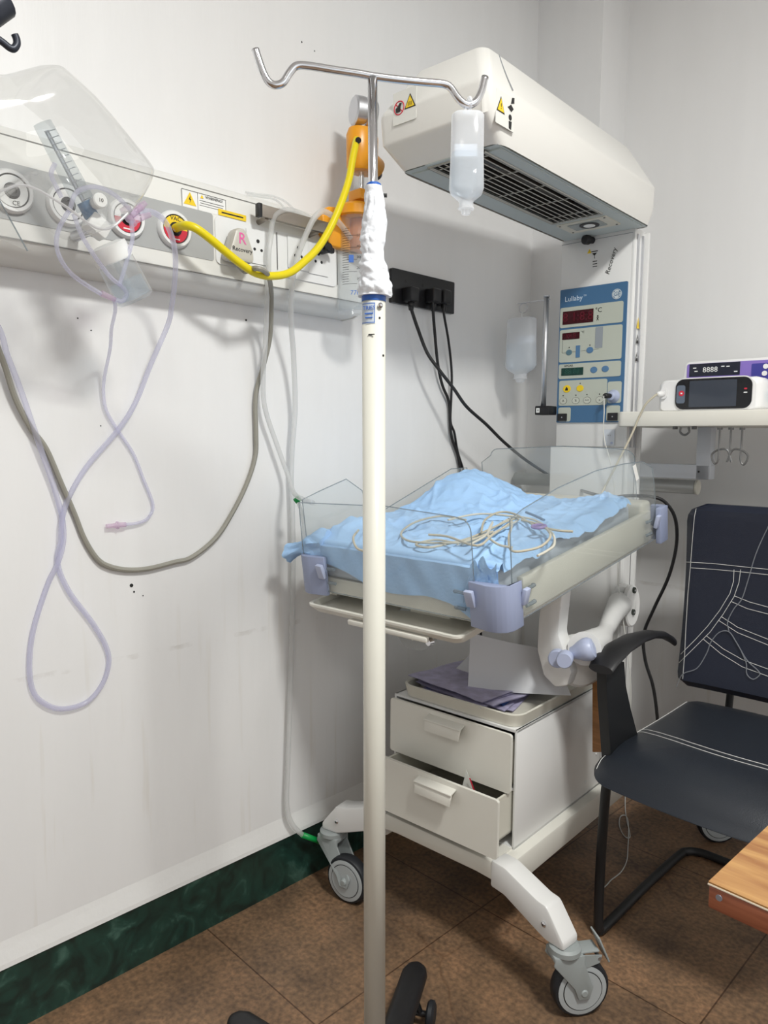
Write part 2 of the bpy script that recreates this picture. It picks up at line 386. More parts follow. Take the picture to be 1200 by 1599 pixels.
y0, y1 = yg+.004, W0(525, 420, .097).y
g = G(SOCKW); g.plate((facex(1.648), (y0+y1)/2, 1.648), Y, UZ, y1-y0, .102, .012, .003)
obj('socket_plate', g, bp)
for (u, v), tx in (((17, 305), 'O2'), ((105, 333), 'O2'), ((197, 345), 'AIR'), ((272, 357), 'VAC')):
    c = W0(u, v, .098); c.z = 1.648 if u > 50 else 1.650
    o = obj('gas_outlet', G(SOCKW).lathe(c-NX*.002, NX, [(0, .0385), (.006, .0385), (.011, .035), (.011, .0295), (.004, .029), (.004, .001)], 40), bp)
    g = G(INK, YELS if tx == 'VAC' else WHT, REDI if tx in ('VAC', 'AIR') else WHT, WHT)
    g.disc(c+NX*.004, NX, .029, .002, 32)
    for mi, a0, a1 in ((1, 0, 180), (2, 180, 360)):
        g.m(mi); n = 20; aa = [R(a0+(a1-a0)*k/n) for k in range(n+1)]
        pts = [c+NX*.006+Y*(.027*math.cos(a))+Z*(.027*math.sin(a)) for a in aa]+[c+NX*.006+Y*(.014*math.cos(a))+Z*(.014*math.sin(a)) for a in aa[::-1]]
        g.prism(pts, NX, .0008)
    g.m(0)
    if tx in ('AIR', 'VAC'): g.text(tx, .0125, c+NX*.0072+Z*.0205, Y, Z)
    if tx == 'O2' and u < 50: g.text('CE', .011, c+NX*.0072-Z*.0205+Y*.006, Y, Z)
    g.m(3)
    if tx in ('VAC', 'AIR'): g.plate(c+NX*.0068-Z*.0205, Y, Z, .018, .0025, .0005, .0004)
    obj('colour_ring', g, o)
    obj('outlet_core', G(BLACK).lathe(c+NX*.005, NX, [(0, .0135), (.003, .0135), (.003, .011), (.007, .011), (.007, .007), (.002, .006), (.002, .001)], 20), o)
g = G(SOCKW, INK)
def sock_holes(u, v, s=1):
    c = W0(u, v, .1)
    for dy, dz, r in ((0, .013, .0042), (-.0095, -.006, .0034), (.0095, -.006, .0034)):
        g.m(1).disc(c+Y*dy*s+Z*dz+NX*-.001, NX, r, .0022, 12)
for (u, v) in ((403, 386), (466, 396), (497.5, 405)):
    c = W0(u, v, .1); g.m(0).plate(c+NX*-.0005, Y, UZ, .062, .075, .002, .0009)
    sock_holes(u, v)
for u in (433, 527): g.m(1).plate(W0(u, 392 if u < 500 else 418, .0995), Y, UZ, .0014, .085, .0005, .0006)
obj('socket_module', g, bp)
g = G(WHT, YELS, INK)
c0, c1 = W0(319, 317, .0925), W0(363, 336, .0945)
g.plate(c0, Y, UZ, .108, .036, .001, .0008).m(2)
for s in (-1, 1): g.plate(c0+NX*.0008+Z*s*.0175, Y, UZ, .108, .0008, .0002, .0003)
for dy in (-.0535, -.016, .0535): g.plate(c0+NX*.0008+Y*dy, Y, UZ, .0008, .036, .0002, .0003)
g.text('WARNING!', .0085, c0+NX*.0012+Y*.024+Z*.012, Y, UZ)
for k in range(4): g.plate(c0+NX*.0008+Y*.018+Z*(.003-.005*k), Y, UZ, .060-.004*(k % 2), .0011, .0002, .0003)
g.m(1); t0 = c0+NX*.0012-Y*.035
g.prism([t0-Y*.015-Z*.012, t0+Y*.015-Z*.012, t0+Z*.014], NX, .0006).prism([c0+NX*.0012-Y*.010+Z*.008, c0+NX*.0012-Y*.002+Z*.008, c0+NX*.0012-Y*.006+Z*.015], NX, .0006)
g.m(2).prism([t0+NX*.0006+Z*.007+Y*.001, t0+NX*.0006-Y*.003-Z*.001, t0+NX*.0006+Y*.003+Z*.000, t0+NX*.0006-Y*.001-Z*.009, t0+NX*.0006+Y*.0005-Z*.002, t0+NX*.0006-Y*.001-Z*.002], NX, .0004)
g.m(1).plate(c1, Y, UZ, .072, .013, .001, .0008).m(2).plate(c1+NX*.0008, Y, UZ, .056, .003, .0003, .0003)
obj('warning_sticker', g, bp, label='white and yellow warning stickers')

# power plug with handwritten name
pc = W0(373, 384, .125)
pp = thing('power_plug', 'beige power plug with a pink letter and handwritten word in the bedhead panel', 'plug', pc)
g = G(mat('beige_plug', (.55, .53, .48), .4))
o1 = [(-.034, -.026), (-.030, -.034), (.026, -.036), (.032, -.028), (.030, -.008), (.014, .028), (.006, .036), (-.008, .036), (-.016, .028)]
g.prism([pc+Y*a+Z*b-X*.02 for a, b in o1], X, .034, .006); obj('body', g, pp)
g = G(PINK, INK)
f0 = pc+X*.0145
g.text('R', .034, f0+Z*.012, Y, Z).m(1).text('Recovery', .0135, f0-Z*.011, Y, V(0, .25, 1)); obj('handwriting', g, pp)
pts = [(372, 408, .118), (374, 416, .118), (383, 424, .118), (392, 420, .16), (401, 419, .19), (411, 422, .192), (419, 430, .17), (423, 447, .12), (424, 469, .09), (422, 525, .05), (412, 570, .03), (403, 600, .014), (399, 630, .010), (400, 675, .010), (399, 712, .008), (386, 754, .006), (364, 799, .006), (337, 840, .006), (300, 870, .006), (272, 878, .006), (232, 888, .006), (200, 890, .006), (172, 885, .006), (152, 873, .006), (132, 842, .006), (116, 802, .006), (96, 756, .008), (72, 701, .01), (48, 668, .012), (24, 622, .015), (8, 573, .02), (-6, 535, .03), (-20, 480, .05)]
obj('cord', G(CORDG).tube([W0(u, v, x) for u, v, x in pts]+[V(.085, .37, 1.54), V(.112, .33, 1.60), V(.10, .30, 1.645)], .0058), pp)

# yellow vacuum hose
hp = [(273, 357, .105), (280, 354, .125), (290, 352, .15), (305, 356, .165), (326, 371, .17), (350, 391, .17), (375, 411, .17), (399, 426, .17), (424, 431, .17), (452, 426, .17), (476, 408, .17), (497, 387, .17), (515, 358, .17), (532, 320, .17), (545, 281, .165), (551, 248, .16), (555, 228, .155), (557, 219, .14), (559, 219, .12)]
g = G(YEL, ALU); g.tube([W0(u, v, x) for u, v, x in hp], .0088, 12); g.m(1).cyl(W0(271, 357, .10), W0(276, 356, .117), .007)
tag(obj('vacuum_hose', g), 'thick yellow hose curving from the vacuum outlet up to the orange regulator', 'hose')

# ------------------------------------------------------------------ suction unit
sj = thing('suction_unit', 'orange suction regulator and jar hanging on the left wall behind the drip stand', 'suction jar', W0(562, 485, .12))
yc = W0(557, 400, .12).y; yu = .020
def SP(dy, z, x=.12): return V(x, yc+dy, z)
obj('gauge', G(ALU, CHROME).lathe(SP(-.004+yu, 2.030), V(-.36, -.93, 0), [(-.034, .030), (-.03, .033), (-.008, .034), (-.006, .031), (-.004, .031), (-.002, .035), (.020, .035), (.024, .031)], 32), sj, label='grey metal vacuum gauge')
obj('gauge_stem', G(ALU, ORANGE).cyl(SP(-.002+yu, 1.985), SP(-.002+yu, 2.01), .010).m(1).cyl(SP(.016+yu, 1.98), SP(.016+yu, 2.02), .013), sj)
obj('regulator_body', G(ORANGE).lathe(SP(yu-.002, 1.885), Z, [(0, .034), (.008, .040), (.085, .041), (.100, .036), (.106, .02)], 28, sx=.85, sy=1.08, xd=X), sj)
obj('wall_arm', G(ORANGE, BLACK).cyl(SP(yu, 1.925), SP(.085, 1.918, .10), .026).m(1).cyl(SP(.08, 1.910, .10), SP(.10, 1.906, .09), .014), sj)
obj('hose_nipple', G(BLACK).cyl(W0(559, 219, .14), W0(560, 219, .165), .007), sj)
obj('sight_glass', G(JARC, CHROME).lathe(SP(yu-.004, 1.838), Z, [(0, .017), (.004, .021), (.044, .021), (.048, .017)], 20).m(1).cyl(SP(yu-.004, 1.80), SP(yu-.004, 1.885), .007), sj)
obj('adjuster', G(ORANGE).box(SP(-.010, 1.812, .098), SP(.045, 1.838, .145), .004), sj)
obj('jar_lid', G(ORANGE).lathe(SP(0, 1.768), Z, [(0, .048), (.003, .053), (.024, .053), (.030, .046), (.036, .03)], 32), sj)
obj('jar', G(JARC).lathe(SP(0, 1.537), Z, [(0, .046), (.004, .048), (.232, .048), (.232, .045), (.006, .044), (.006, .001)], 36), sj, label='clear graduated jar')
g = G(INK, BLUI)
nj = V(.75, -.66, 0).normalized(); tj = V(.66, .75, 0)
for k in range(24):
    z = 1.60+.0058*k; L_ = 10 if k % 5 else 20
    aa = [R(-88+2.5*q) for q in range(L_)]
    g.rings([[SP(0, z+dz)+(V(math.cos(a), math.sin(a), 0)*.0486) for a in aa] for dz in (0, .0009)], False, False)
for k in range(5): g.m(0).text(str(100*(k+1)), .009, SP(0, 1.612+.026*k)+nj*.0492+tj*.006, tj, Z)
g.m(1).text('770', .016, SP(0, 1.578)+nj*.0493-tj*.004, tj, Z); g.plate(SP(0, 1.66)+nj*.0488-tj*.014, tj, Z, .012, .018, .001, .0004)
obj('graduation_marks', g, sj, recalc=False)
obj('float_valve', G(ORD).lathe(SP(.006, 1.690), Z, [(0, .023), (.076, .024)], 12), sj)
g = G(ORANGE)
y5 = W0(498, 330, .1).y
g.prism([V(.085, y5, 1.758), V(.085, y5+.02, 1.782), V(.085, yc+.02, 1.80), V(.085, yc+.02, 1.69), V(.085, y5+.03, 1.69), V(.085, y5+.006, 1.715)], X, .028, .004)
obj('bracket', g, sj)
g = G(BLACK); wk = W0(509, 388, .12)
g.lathe(wk, X, [(-.015, .012), (.012, .012), (.015, .009)], 16).obox(wk+Z*-.002, Y, Z, .05, .014, .012, .004).obox(wk+Z*.014, Y, Z, .009, .03, .01, .003); obj('wing_knob', g, sj)

# steel mounting bar
b0, b1 = W0(404, 328, .125), W0(506, 352, .125)
b1.z = b0.z
g = G(STEEL, BLACK); g.box((b0.x-.006, b0.y, b0.z-.0135), (b0.x+.006, b1.y+.02, b0.z+.0135), .0015)
g.m(1).box((b0.x-.007, b0.y-.004, b0.z-.0145), (b0.x+.007, b0.y+.006, b0.z+.0145), .001).m(0)
for yy in (b0.y+.022, b1.y-.02): g.cyl((.09, yy, b0.z-.016), (b0.x, yy, b0.z-.012), .006)
tag(obj('rail_bar', g), 'flat steel accessory rail with black end cap on the bedhead panel', 'rail')

# suction tubing (two clear hoses from the jar)
p3 = [(548, 372, .12), (533, 352, .125), (520, 338, .14), (509, 331, .15), (501, 331, .155), (490, 342, .155), (480, 362, .15), (466, 398, .14), (457, 440, .12), (455, 499, .08), (459, 562, .05), (461, 637, .03), (457, 694, .025), (455, 750, .02), (457, 800, .02), (458, 896, .02), (456, 1000, .02), (453, 1100, .02), (450, 1190, .02), (448, 1240, .02), (449, 1265, .022), (454, 1282, .026), (463, 1295, .03), (473, 1304, .034)]
sh = thing('suction_tube', 'long clear suction tube hanging down the wall to a green tip near the skirting', 'tube', W0(473, 1304, .034))
obj('tubing', G(TUBW).tube([W0(*p) for p in p3], .0068, 10), sh)
obj('green_tip', G(GRNL).cyl(W0(472, 1303.5, .034), W0(500, 1314, .045), .0075, .008), sh, label='green plastic tip')
p4 = [(492, 345, .11), (470, 333, .12), (452, 328, .13), (440, 330, .13), (430, 337, .13), (425, 350, .125), (423, 372, .12), (420, 394, .12), (419.5, 424, .11), (417, 470, .09), (415, 530, .06), (411, 590, .035), (414, 637, .03), (431, 690, .03), (450, 742, .04), (461, 772, .10)]
s2 = thing('oxygen_supply_tube', 'clear tube dropping from the steel rail and crossing the suction tube to a green clip', 'tube', W0(461, 772, .10))
obj('tubing', G(TUBW).tube([W0(*p) for p in p4]+[hit(FD, 465, 782, 1, 1.11)], .0060, 10), s2)
c = FD @ hit(FD, 464, 781, 1, 1.11)
obj('green_clip', G(GRNL).lathe(c-V(.006, .002, .004), V(.5, .6, .6), [(0, .007), (.016, .008)], 12), s2)
obj('tail', G(TUBW).tube([FD @ hit(FD, u, v, 1, 1.105) for u, v in ((466, 785), (471, 800), (475, 825), (474, 850), (476, 868))], .0045, 8), s2)
for k, pts in enumerate((((383, 300), (400, 303), (425, 306), (443, 313), (455, 323), (464, 332)), ((385, 304), (405, 307), (428, 311), (440, 320), (448, 330)))):
    tag(obj('thin_air_tube', G(TUBW).tube([W0(u, v, .03+.02*k+.014*i) for i, (u, v) in enumerate(pts)], .0026)),
        ('upper' if k == 0 else 'lower')+' of two thin clear tubes looped over the top of the bedhead panel', 'tube', 'thin tubes over the panel')

# ------------------------------------------------------------------ flowmeter, humidifier, head box
ax0, ax1 = W0(66, 192, .20), W0(212, 468, .20)
AX = (ax1-ax0).normalized(); L0 = (ax1-ax0).length; PX = X.cross(AX).normalized()
if PX.y < 0: PX = -PX
fm = thing('oxygen_flowmeter', 'oxygen flowmeter with clear humidifier bottle leaning behind the transparent head box', 'flowmeter', ax1)
def FP(t, s=0, dx=0): return ax0+AX*(L0*t)+PX*s+X*dx
g = G(clear('flow_tube', (.93, .95, .96), .16, (.66, .72, .75), .1, .4)); g.cyl(FP(0), FP(.46), .0155, .020, 16); obj('flow_tube', g, fm)
g = G(ALU); g.cyl(FP(.04), FP(.45), .004, .004, 8)
for k in range(12): g.cyl(FP(.05+.033*k, -.010, .012), FP(.05+.033*k, .010, .012), .0009, None, 6)
obj('scale_rod', g, fm)
obj('blue_collar', G(BLUEB).cyl(FP(.42), FP(.52), .013, .013, 16), fm)
obj('valve_body', G(WHT, ALU).box(*[(-.016, -.016, -.02), (.016, .016, .02)], .005, 2, Matrix.Translation(FP(.56)) @ Matrix.Rotation(R(60), 4, 'X')).m(1).cyl((.105, FP(.56).y, FP(.56).z), FP(.56), .010), fm)
kn = W0(157, 313, .235)
g = G(WHT, INK); g.lathe(kn-X*.02, X, [(0, .011), (.02, .013), (.022, .011)], 20).m(1).text('10', .009, kn+X*.0025, Y, Z); obj('knob', g, fm)
g = G(WHT); g.lathe(FP(.66), AX, [(0, .020), (.004, .034), (.030, .035), (.034, .033)], 28); obj('bottle_cap', g, fm)
g = G(JARC, INK); g.lathe(FP(.70), AX, [(0, .031), (.02, .034), (L0*.29, .036), (L0*.305, .030), (L0*.305, .001)], 28); obj('humidifier_bottle', g, fm)
g = G(LIQ, JARC); g.lathe(FP(.88), AX, [(0, .031), (L0*.105, .032), (L0*.11, .001)], 24).m(1).cyl(FP(.70), FP(.95), .006); obj('water', g, fm)

out = [(-230, 200), (-230, 150), (-60, 128), (-10, 126), (20, 119), (46, 112), (62, 110), (78, 113), (94, 126), (134, 162), (172, 206), (206, 247), (225, 272), (228, 284), (219, 304), (200, 332), (178, 352), (160, 357), (140, 349), (112, 328), (86, 311), (56, 294), (32, 288), (0, 300), (-60, 330), (-150, 350), (-230, 340)]
P = [W0(u, v, .30) for u, v in out]; cc = sum(P, V(0, 0, 0))/len(P)
def smooth_loop(P, sub=4):
    Q = []; m = len(P)
    for i in range(m):
        a, b, c_, d = P[i-1], P[i], P[(i+1) % m], P[(i+2) % m]
        for k in range(sub):
            t = k/sub; Q.append(.5*((2*b)+(c_-a)*t+(2*a-5*b+4*c_-d)*t*t+(3*b-a-3*c_+d)*t**3))
    return Q
P = smooth_loop(P)
g = G(DOME)
rs = []
for x, s in ((.17, .96), (.22, .985), (.26, .998), (.30, 1), (.33, .985), (.352, .93), (.365, .84), (.372, .68), (.375, .45), (.376, .2)):
    rs.append([V(x, cc.y+(p.y-cc.y)*s, cc.z+(p.z-cc.z)*s) for p in P])
vs = g.rings(rs, False, True)
hb = thing('oxygen_head_box', 'clear plastic oxygen head box hanging in front of the wall at upper left', 'oxygen hood', cc)
obj('shell', g, hb)
lowrim = [(-60, 328), (-20, 307), (0, 299), (30, 289), (56, 295), (86, 312), (112, 329), (140, 350), (160, 358), (178, 353), (200, 333)]
g = G(clear('rim_highlight_plastic', (.9, .9, .9), .6, (.9, .9, .92), .1, .4)); g.tube([W0(u, v, .305) for u, v in lowrim], .0022, 6, 4); obj('rim', g, hb)  # lower rim, with the bright highlight of its edge put into a whitish colour
g = G(DOME, ACRE); q = [W0(-60, 240, .27), W0(-8, 300, .27), W0(44, 392, .27), W0(-60, 350, .27)]
g.prism(q, X, .002).m(1).tube([W0(-8, 300, .271), W0(20, 350, .271), W0(43, 392, .271)], .0012, 6); obj('neck_flap', g, hb)

# cannula tubing
ct = thing('oxygen_cannula_tubing', 'clear lavender oxygen tubing hanging in a twisted loop on the left wall', 'tube', W0(100, 1107, .01))
t1 = [(207, 334, .22), (220, 330, .22), (240, 332, .21), (258, 346, .19), (269, 372, .17), (274, 400, .15), (273, 440, .12), (268, 480, .09), (262, 508, .06), (236, 568, .03), (212, 628, .015), (184, 672, .012), (136, 728, .01), (108, 776, .01), (97, 812, .012), (95, 845, .012), (90, 880, .006), (108, 924, .006), (144, 972, .006), (165, 1008, .006), (170, 1036, .006), (160, 1068, .006), (136, 1096, .006), (100, 1107, .006), (72, 1100, .006), (52, 1080, .006), (46, 1040, .006), (52, 984, .006), (74, 914, .006), (90, 880, .014), (99, 845, .008), (97, 808, .008), (84, 760, .01), (66, 708, .014), (54, 672, .018), (32, 608, .02), (12, 556, .02), (-10, 500, .03)]
obj('main_tube', G(TUBE).tube([W0(*p) for p in t1]+[V(.09, .36, 1.50), V(.118, .31, 1.58), V(.10, .26, 1.64)], .0054, 10), ct)
t2 = [(178, 468, .215), (180, 485, .19), (174, 515, .12), (172, 545, .06), (163, 590, .02), (162, 618, .012), (167, 643, .008), (184, 672, .006), (208, 708, .006), (224, 748, .006), (239, 788, .006), (232, 808, .007), (218, 816, .008), (196, 819, .010)]
nb = thing('branch_tube', 'thin clear tube ending in a pinkish luer connector beside the looped tubing', 'tube', W0(218, 816, .01))
obj('tubing', G(TUBE).tube([W0(*p) for p in t2], .0034, 8), nb)
g = G(PINKT); c0, c1 = W0(197, 819, .010), W0(167, 821.5, .010); d = c1-c0
g.lathe(c0, d, [(0, .004), (.001, .0055), (.018, .0055), (.018, .0085), (.021, .0085), (.021, .006), (.03, .0045), (.044, .0045)], 16); obj('luer_connector', g, nb)
yj = thing('nasal_cannula', 'clear nasal cannula looped under the humidifier bottle and joined by a pinkish piece', 'cannula', W0(178, 465, .215))
for pts in ([(107, 330), (93, 355), (88, 380), (95, 405), (112, 428), (135, 445), (158, 459)], [(115, 334), (128, 368), (148, 400), (172, 432), (190, 447), (198, 459), (191, 470), (180, 468)], [(205, 345), (207, 372), (200, 400), (193, 425), (186, 447)], [(86, 255), (80, 272), (88, 292), (96, 308)], [(108, 330), (120, 300), (150, 292), (180, 305), (205, 330)]):
    obj('tubing', G(TUBE).tube([W0(u, v, .235-.003*i) for i, (u, v) in enumerate(pts)], .0040, 8), yj)
obj('joint', G(PINKT).cyl(W0(158, 458, .216), W0(180, 468, .216), .0055, .0045, 12), yj)
g = G(PINKT)
for a, b in (((200, 340), (222, 322)), ((205, 345), (235, 335)), ((195, 335), (212, 352)), ((212, 330), (228, 316)), ((188, 330), (205, 325))):
    g.lathe(W0(*a, .225), W0(*b, .235)-W0(*a, .225), [(0, .004), (.01, .007), ((W0(*b, .235)-W0(*a, .225)).length, .0045)], 12)
obj('connector_cluster', g, yj)

# black hook top left
g = G(mat('black_metal', (.03, .035, .05), .4, .3)); k0 = [W0(u, v, .45) for u, v in ((-60, 28), (-20, 50), (4, 66), (14, 74), (21, 76), (26, 70), (26, 62), (23, 54))]
g.tube(k0, .0048, 10); q0, q1 = W0(-50, 40, .45), W0(4, 2, .45); g.lathe(q0, q1-q0, [(0, .020), ((q1-q0).length, .020)], 16)
g.tube([q0, q0+(q1-q0)*-1.2, V(.25, q0.y-.16, q0.z-.02), V(.012, q0.y-.2, q0.z-.03)], .012, 10, 6).lathe((.001, q0.y-.2, q0.z-.03), X, [(0, .035), (.012, .035)], 20)
tag(obj('wall_hook', g), 'dark metal hook reaching in at the top left corner', 'hook')

# ------------------------------------------------------------------ black wall socket with three plugs
q = [W0(*p) for p in ((608, 420.2), (705.2, 440.8), (704.5, 489.7), (606.8, 474.4))]
ya, yb_, za, zb = (q[0].y+q[3].y)/2, (q[1].y+q[2].y)/2, (q[2].z+q[3].z)/2, (q[0].z+q[1].z)/2
ws = thing('wall_socket', 'black multi-way socket plate on the left wall beside the drip stand', 'socket', (0, (ya+yb_)/2, (za+zb)/2))
obj('plate', G(mat('black_plate', (.018, .018, .020), .3)).plate((.001, (ya+yb_)/2, (za+zb)/2), Y, Z, yb_-ya, zb-za, .004, .012), ws)
for f in (.2, .47, .66, .86):
    for dz in (.018, -.012): obj('socket_hole', G(INK).disc((.012, ya+(yb_-ya)*f, (za+zb)/2+dz), X, .0045, .0012, 12), ws)
cs = [([(642, 478), (643, 484), (652, 511), (667, 550), (685, 576), (709, 607), (729, 635), (760, 663), (786, 689), (817, 715), (848, 736), (878, 754)], 'leftmost black plug whose thick cable sweeps right towards the warmer column', (641, 460), .005),
      ([(676, 470), (677, 490), (679, 516), (684, 568), (691, 601), (701, 627), (703, 658), (706, 684), (716, 715), (722, 762), (728, 830), (740, 920), (745, 1010)], 'middle black plug whose cable drops behind the bed', (676, 462), .0045),
      ([(693, 475), (693.5, 490), (701, 534), (705.7, 581), (705, 622), (704, 658), (710, 676), (715, 705), (725, 738), (729, 762), (738, 830), (748, 920), (752, 1000)], 'rightmost black plug with a thin cable beside the middle one', (692, 464), .0038)]
for k, (pts, lab, pc_, r) in enumerate(cs):
    c = W0(*pc_, .03)
    t = thing('power_plug', lab, 'plug', c, group='black plugs in the wall socket')
    g = G(BLACK); g.box(c-V(.018, .018, .022), c+V(.022, .018, .020), .006, 3); g.lathe(c-Z*.015+X*.004, -Z, [(0, .011), (.03, .007)], 14)
    obj('plug_body', g, t)
    if k == 0:
        xs = [.04, .04, .05, .07, .09, .11, .125, .13, .13, .12, .10, .10]
        w3 = [W0(u, v, x) for (u, v), x in zip(pts, xs)]
        w3 += [FD @ hit(FD, u, v, 1, b) for u, v, b in ((915, 768, 2.0), (950, 776, 1.98), (985, 774, 1.99), (1020, 776, 2.0), (1040, 785, 2.02), (1055, 810, 2.05), (1057, 850, 2.08), (1045, 900, 2.1), (1022, 950, 2.12), (1006, 990, 2.13), (1008, 1030, 2.13), (1020, 1070, 2.13), (1026, 1110, 2.13), (1030, 1160, 2.13))]
        obj('cord', G(BLACK).tube(w3, r, 10), t)
    else:
        obj('cord', G(BLACK).tube([W0(u, v, .04 if i < 2 else max(.012, .04-.006*i)) for i, (u, v) in enumerate(pts)], r, 8), t)

# ------------------------------------------------------------------ radiant warmer
wr = thing('radiant_warmer', 'white infant radiant warmer with tilted bed, drawers and overhead heater hood on casters', 'infant warmer', (.50, 1.65, 0), FD)
XA, YBk = V(1, 0, 0), V(0, 1, 0)       # local axes in the warmer frame
def wobj(name, g, parent=wr, label=None, F=FD, recalc=True): return obj(name, g, parent, F, label, recalc=recalc)
# base: two side beams, cross beams, splayed legs
g = G(CREAM)
g.box((.655, 1.27, .195), (.700, 1.92, .262), .006); g.box((.29, 1.27, .195), (.335, 1.92, .262), .006)
g.prism([(.70, 1.262, .262), (.30, 1.262, .262), (.29, 1.262, .215), (.38, 1.262, .222), (.62, 1.262, .222), (.71, 1.262, .215)], Y, .05, .004)
g.box((.31, 1.86, .195), (.69, 1.92, .262), .005).box((.56, 1.285, .24), (.668, 1.36, .266))
wobj('base_frame', g)
for s in (-1, 1):
    for (yk, dy, nm) in ((1.285, -.03, 'front'), (1.90, .26, 'rear')):
        g = G(WHITEM if nm == 'front' else CREAM, CHROME)
        x0, x1, x2 = .5+s*.165, .5+s*.295, .5+s*.366
        S0, S1, S2 = V(x0, yk, 0), V(x1, yk+dy*.62, 0), V(x2, yk+dy, 0)
        dr = (S2-S0).normalized(); pn = V(-dr.y, dr.x, 0)*(.026)
        rs = []
        for c, zt, zb_ in ((S0, .268, .205), (S0+(S1-S0)*.3, .268, .203), (S1, .238, .168), (S1+(S2-S1)*.35, .236, .160), (S2, .165+.012, .160)):
            rs.append([c-pn+Z*zb_, c+pn+Z*zb_, c+pn+Z*zt, c-pn+Z*zt])
        b = bmesh.new(); vv = [[b.verts.new(p) for p in r_] for r_ in rs]
        for i in range(len(vv)-1):
            for j in range(4): b.faces.new((vv[i][j], vv[i][(j+1) % 4], vv[i+1][(j+1) % 4], vv[i+1][j]))
        b.faces.new(vv[0][::-1]); b.faces.new(vv[-1]); bmesh.ops.recalc_face_normals(b, faces=b.faces[:])
        bmesh.ops.bevel(b, geom=b.edges[:], offset=.005, segments=2, affect='EDGES', profile=.5)
        g.merge(b, True)
        side = -1 if pn.y > 0 else 1
        g.m(1).lathe(S1+(S2-S1)*.3+pn*side+Z*.195, pn*side, [(0, .006), (.003, .006), (.005, .003)], 12)
        wobj('leg', g)
def caster(piv, wc, ang, brake=False, rw=.0625):
    """swivel caster: piv = swivel xy, wc = wheel centre xy, ang = direction of the axle"""
    ax = V(math.cos(R(ang)), math.sin(R(ang)), 0); fd = V(-ax.y, ax.x, 0)
    W_ = V(wc[0], wc[1], rw); Pv = V(piv[0], piv[1], .158)
    ca = wobj('caster', G(GREYP).lathe(Pv-Z*.016, Z, [(0, .030), (.004, .034), (.014, .034), (.018, .028)], 28))
    g = G(GREYP)
    for s in (-1, 1):
        o = ax*(s*.021)
        pts = [Pv+o-fd*.030-Z*.012, Pv+o+fd*.034-Z*.012, Pv+o+fd*.034-Z*.03, W_+o+fd*.020+Z*.012, W_+o+fd*.012-Z*.014, W_+o-fd*.012-Z*.014, W_+o-fd*.022+Z*.012, Pv+o-fd*.034-Z*.03]
        g.prism(pts, ax*s, .005, .0015)
    g.obox(Pv-Z*.018, ax, fd, .05, .066, .012, .003)
    wobj('fork', g, ca)
    wobj('tyre', G(RUBB).lathe(W_-ax*.016, ax, [(0, rw-.010), (.002, rw-.003), (.007, rw), (.025, rw), (.030, rw-.003), (.032, rw-.010)], 44), ca)
    wobj('wheel', G(GREYD, INK, GREYP).lathe(W_-ax*.0175, ax, [(0, rw-.016), (.001, rw-.0085), (.034, rw-.0085), (.035, rw-.016)], 44)
         .m(1).lathe(W_-ax*.0180, ax, [(0, rw-.0185), (.036, rw-.0185)], 40).m(0).lathe(W_-ax*.0190, ax, [(0, rw-.0205), (.038, rw-.0205)], 40)
         .m(2).lathe(W_-ax*.028, ax, [(0, .006), (.003, .009), (.053, .009), (.056, .006)], 16), ca)
    if brake:
        g = G(GREYP, ALU)
        bd = fd
        g.obox(Pv+bd*.045-Z*.012, ax, bd, .036, .05, .004, .001)
        for s in (-1, 1): g.prism([Pv+ax*(s*.018)+bd*.02-Z*.014, Pv+ax*(s*.018)+bd*.075-Z*.020, Pv+ax*(s*.018)+bd*.07-Z*.036, Pv+ax*(s*.018)+bd*.02-Z*.05], ax, .003)
        g.obox(Pv+bd*.080-Z*.010, ax, (bd*-.45+Z), .040, .062, .004, .001)
        g.m(1)
        for t in (.03, .07): g.cyl(Pv-ax*.022+bd*t-Z*.026, Pv+ax*.022+bd*t-Z*.026, .004, None, 10)
        wobj('brake_pedal', g, ca)
    return ca
wfr, wfl, wrr = hit(FD, 905, 1538, 2, .0625), hit(FD, 545, 1371, 2, .0625), hit(FD, 1121, 1283, 2, .0625)
caster((.852, 1.258), (wfr.x, wfr.y), -38, True)
caster((.158, 1.250), (wfl.x, wfl.y), -82)
caster((.862, 2.14), (wrr.x, wrr.y), -50)
caster((.138, 2.14), (.15, 2.10), -60)
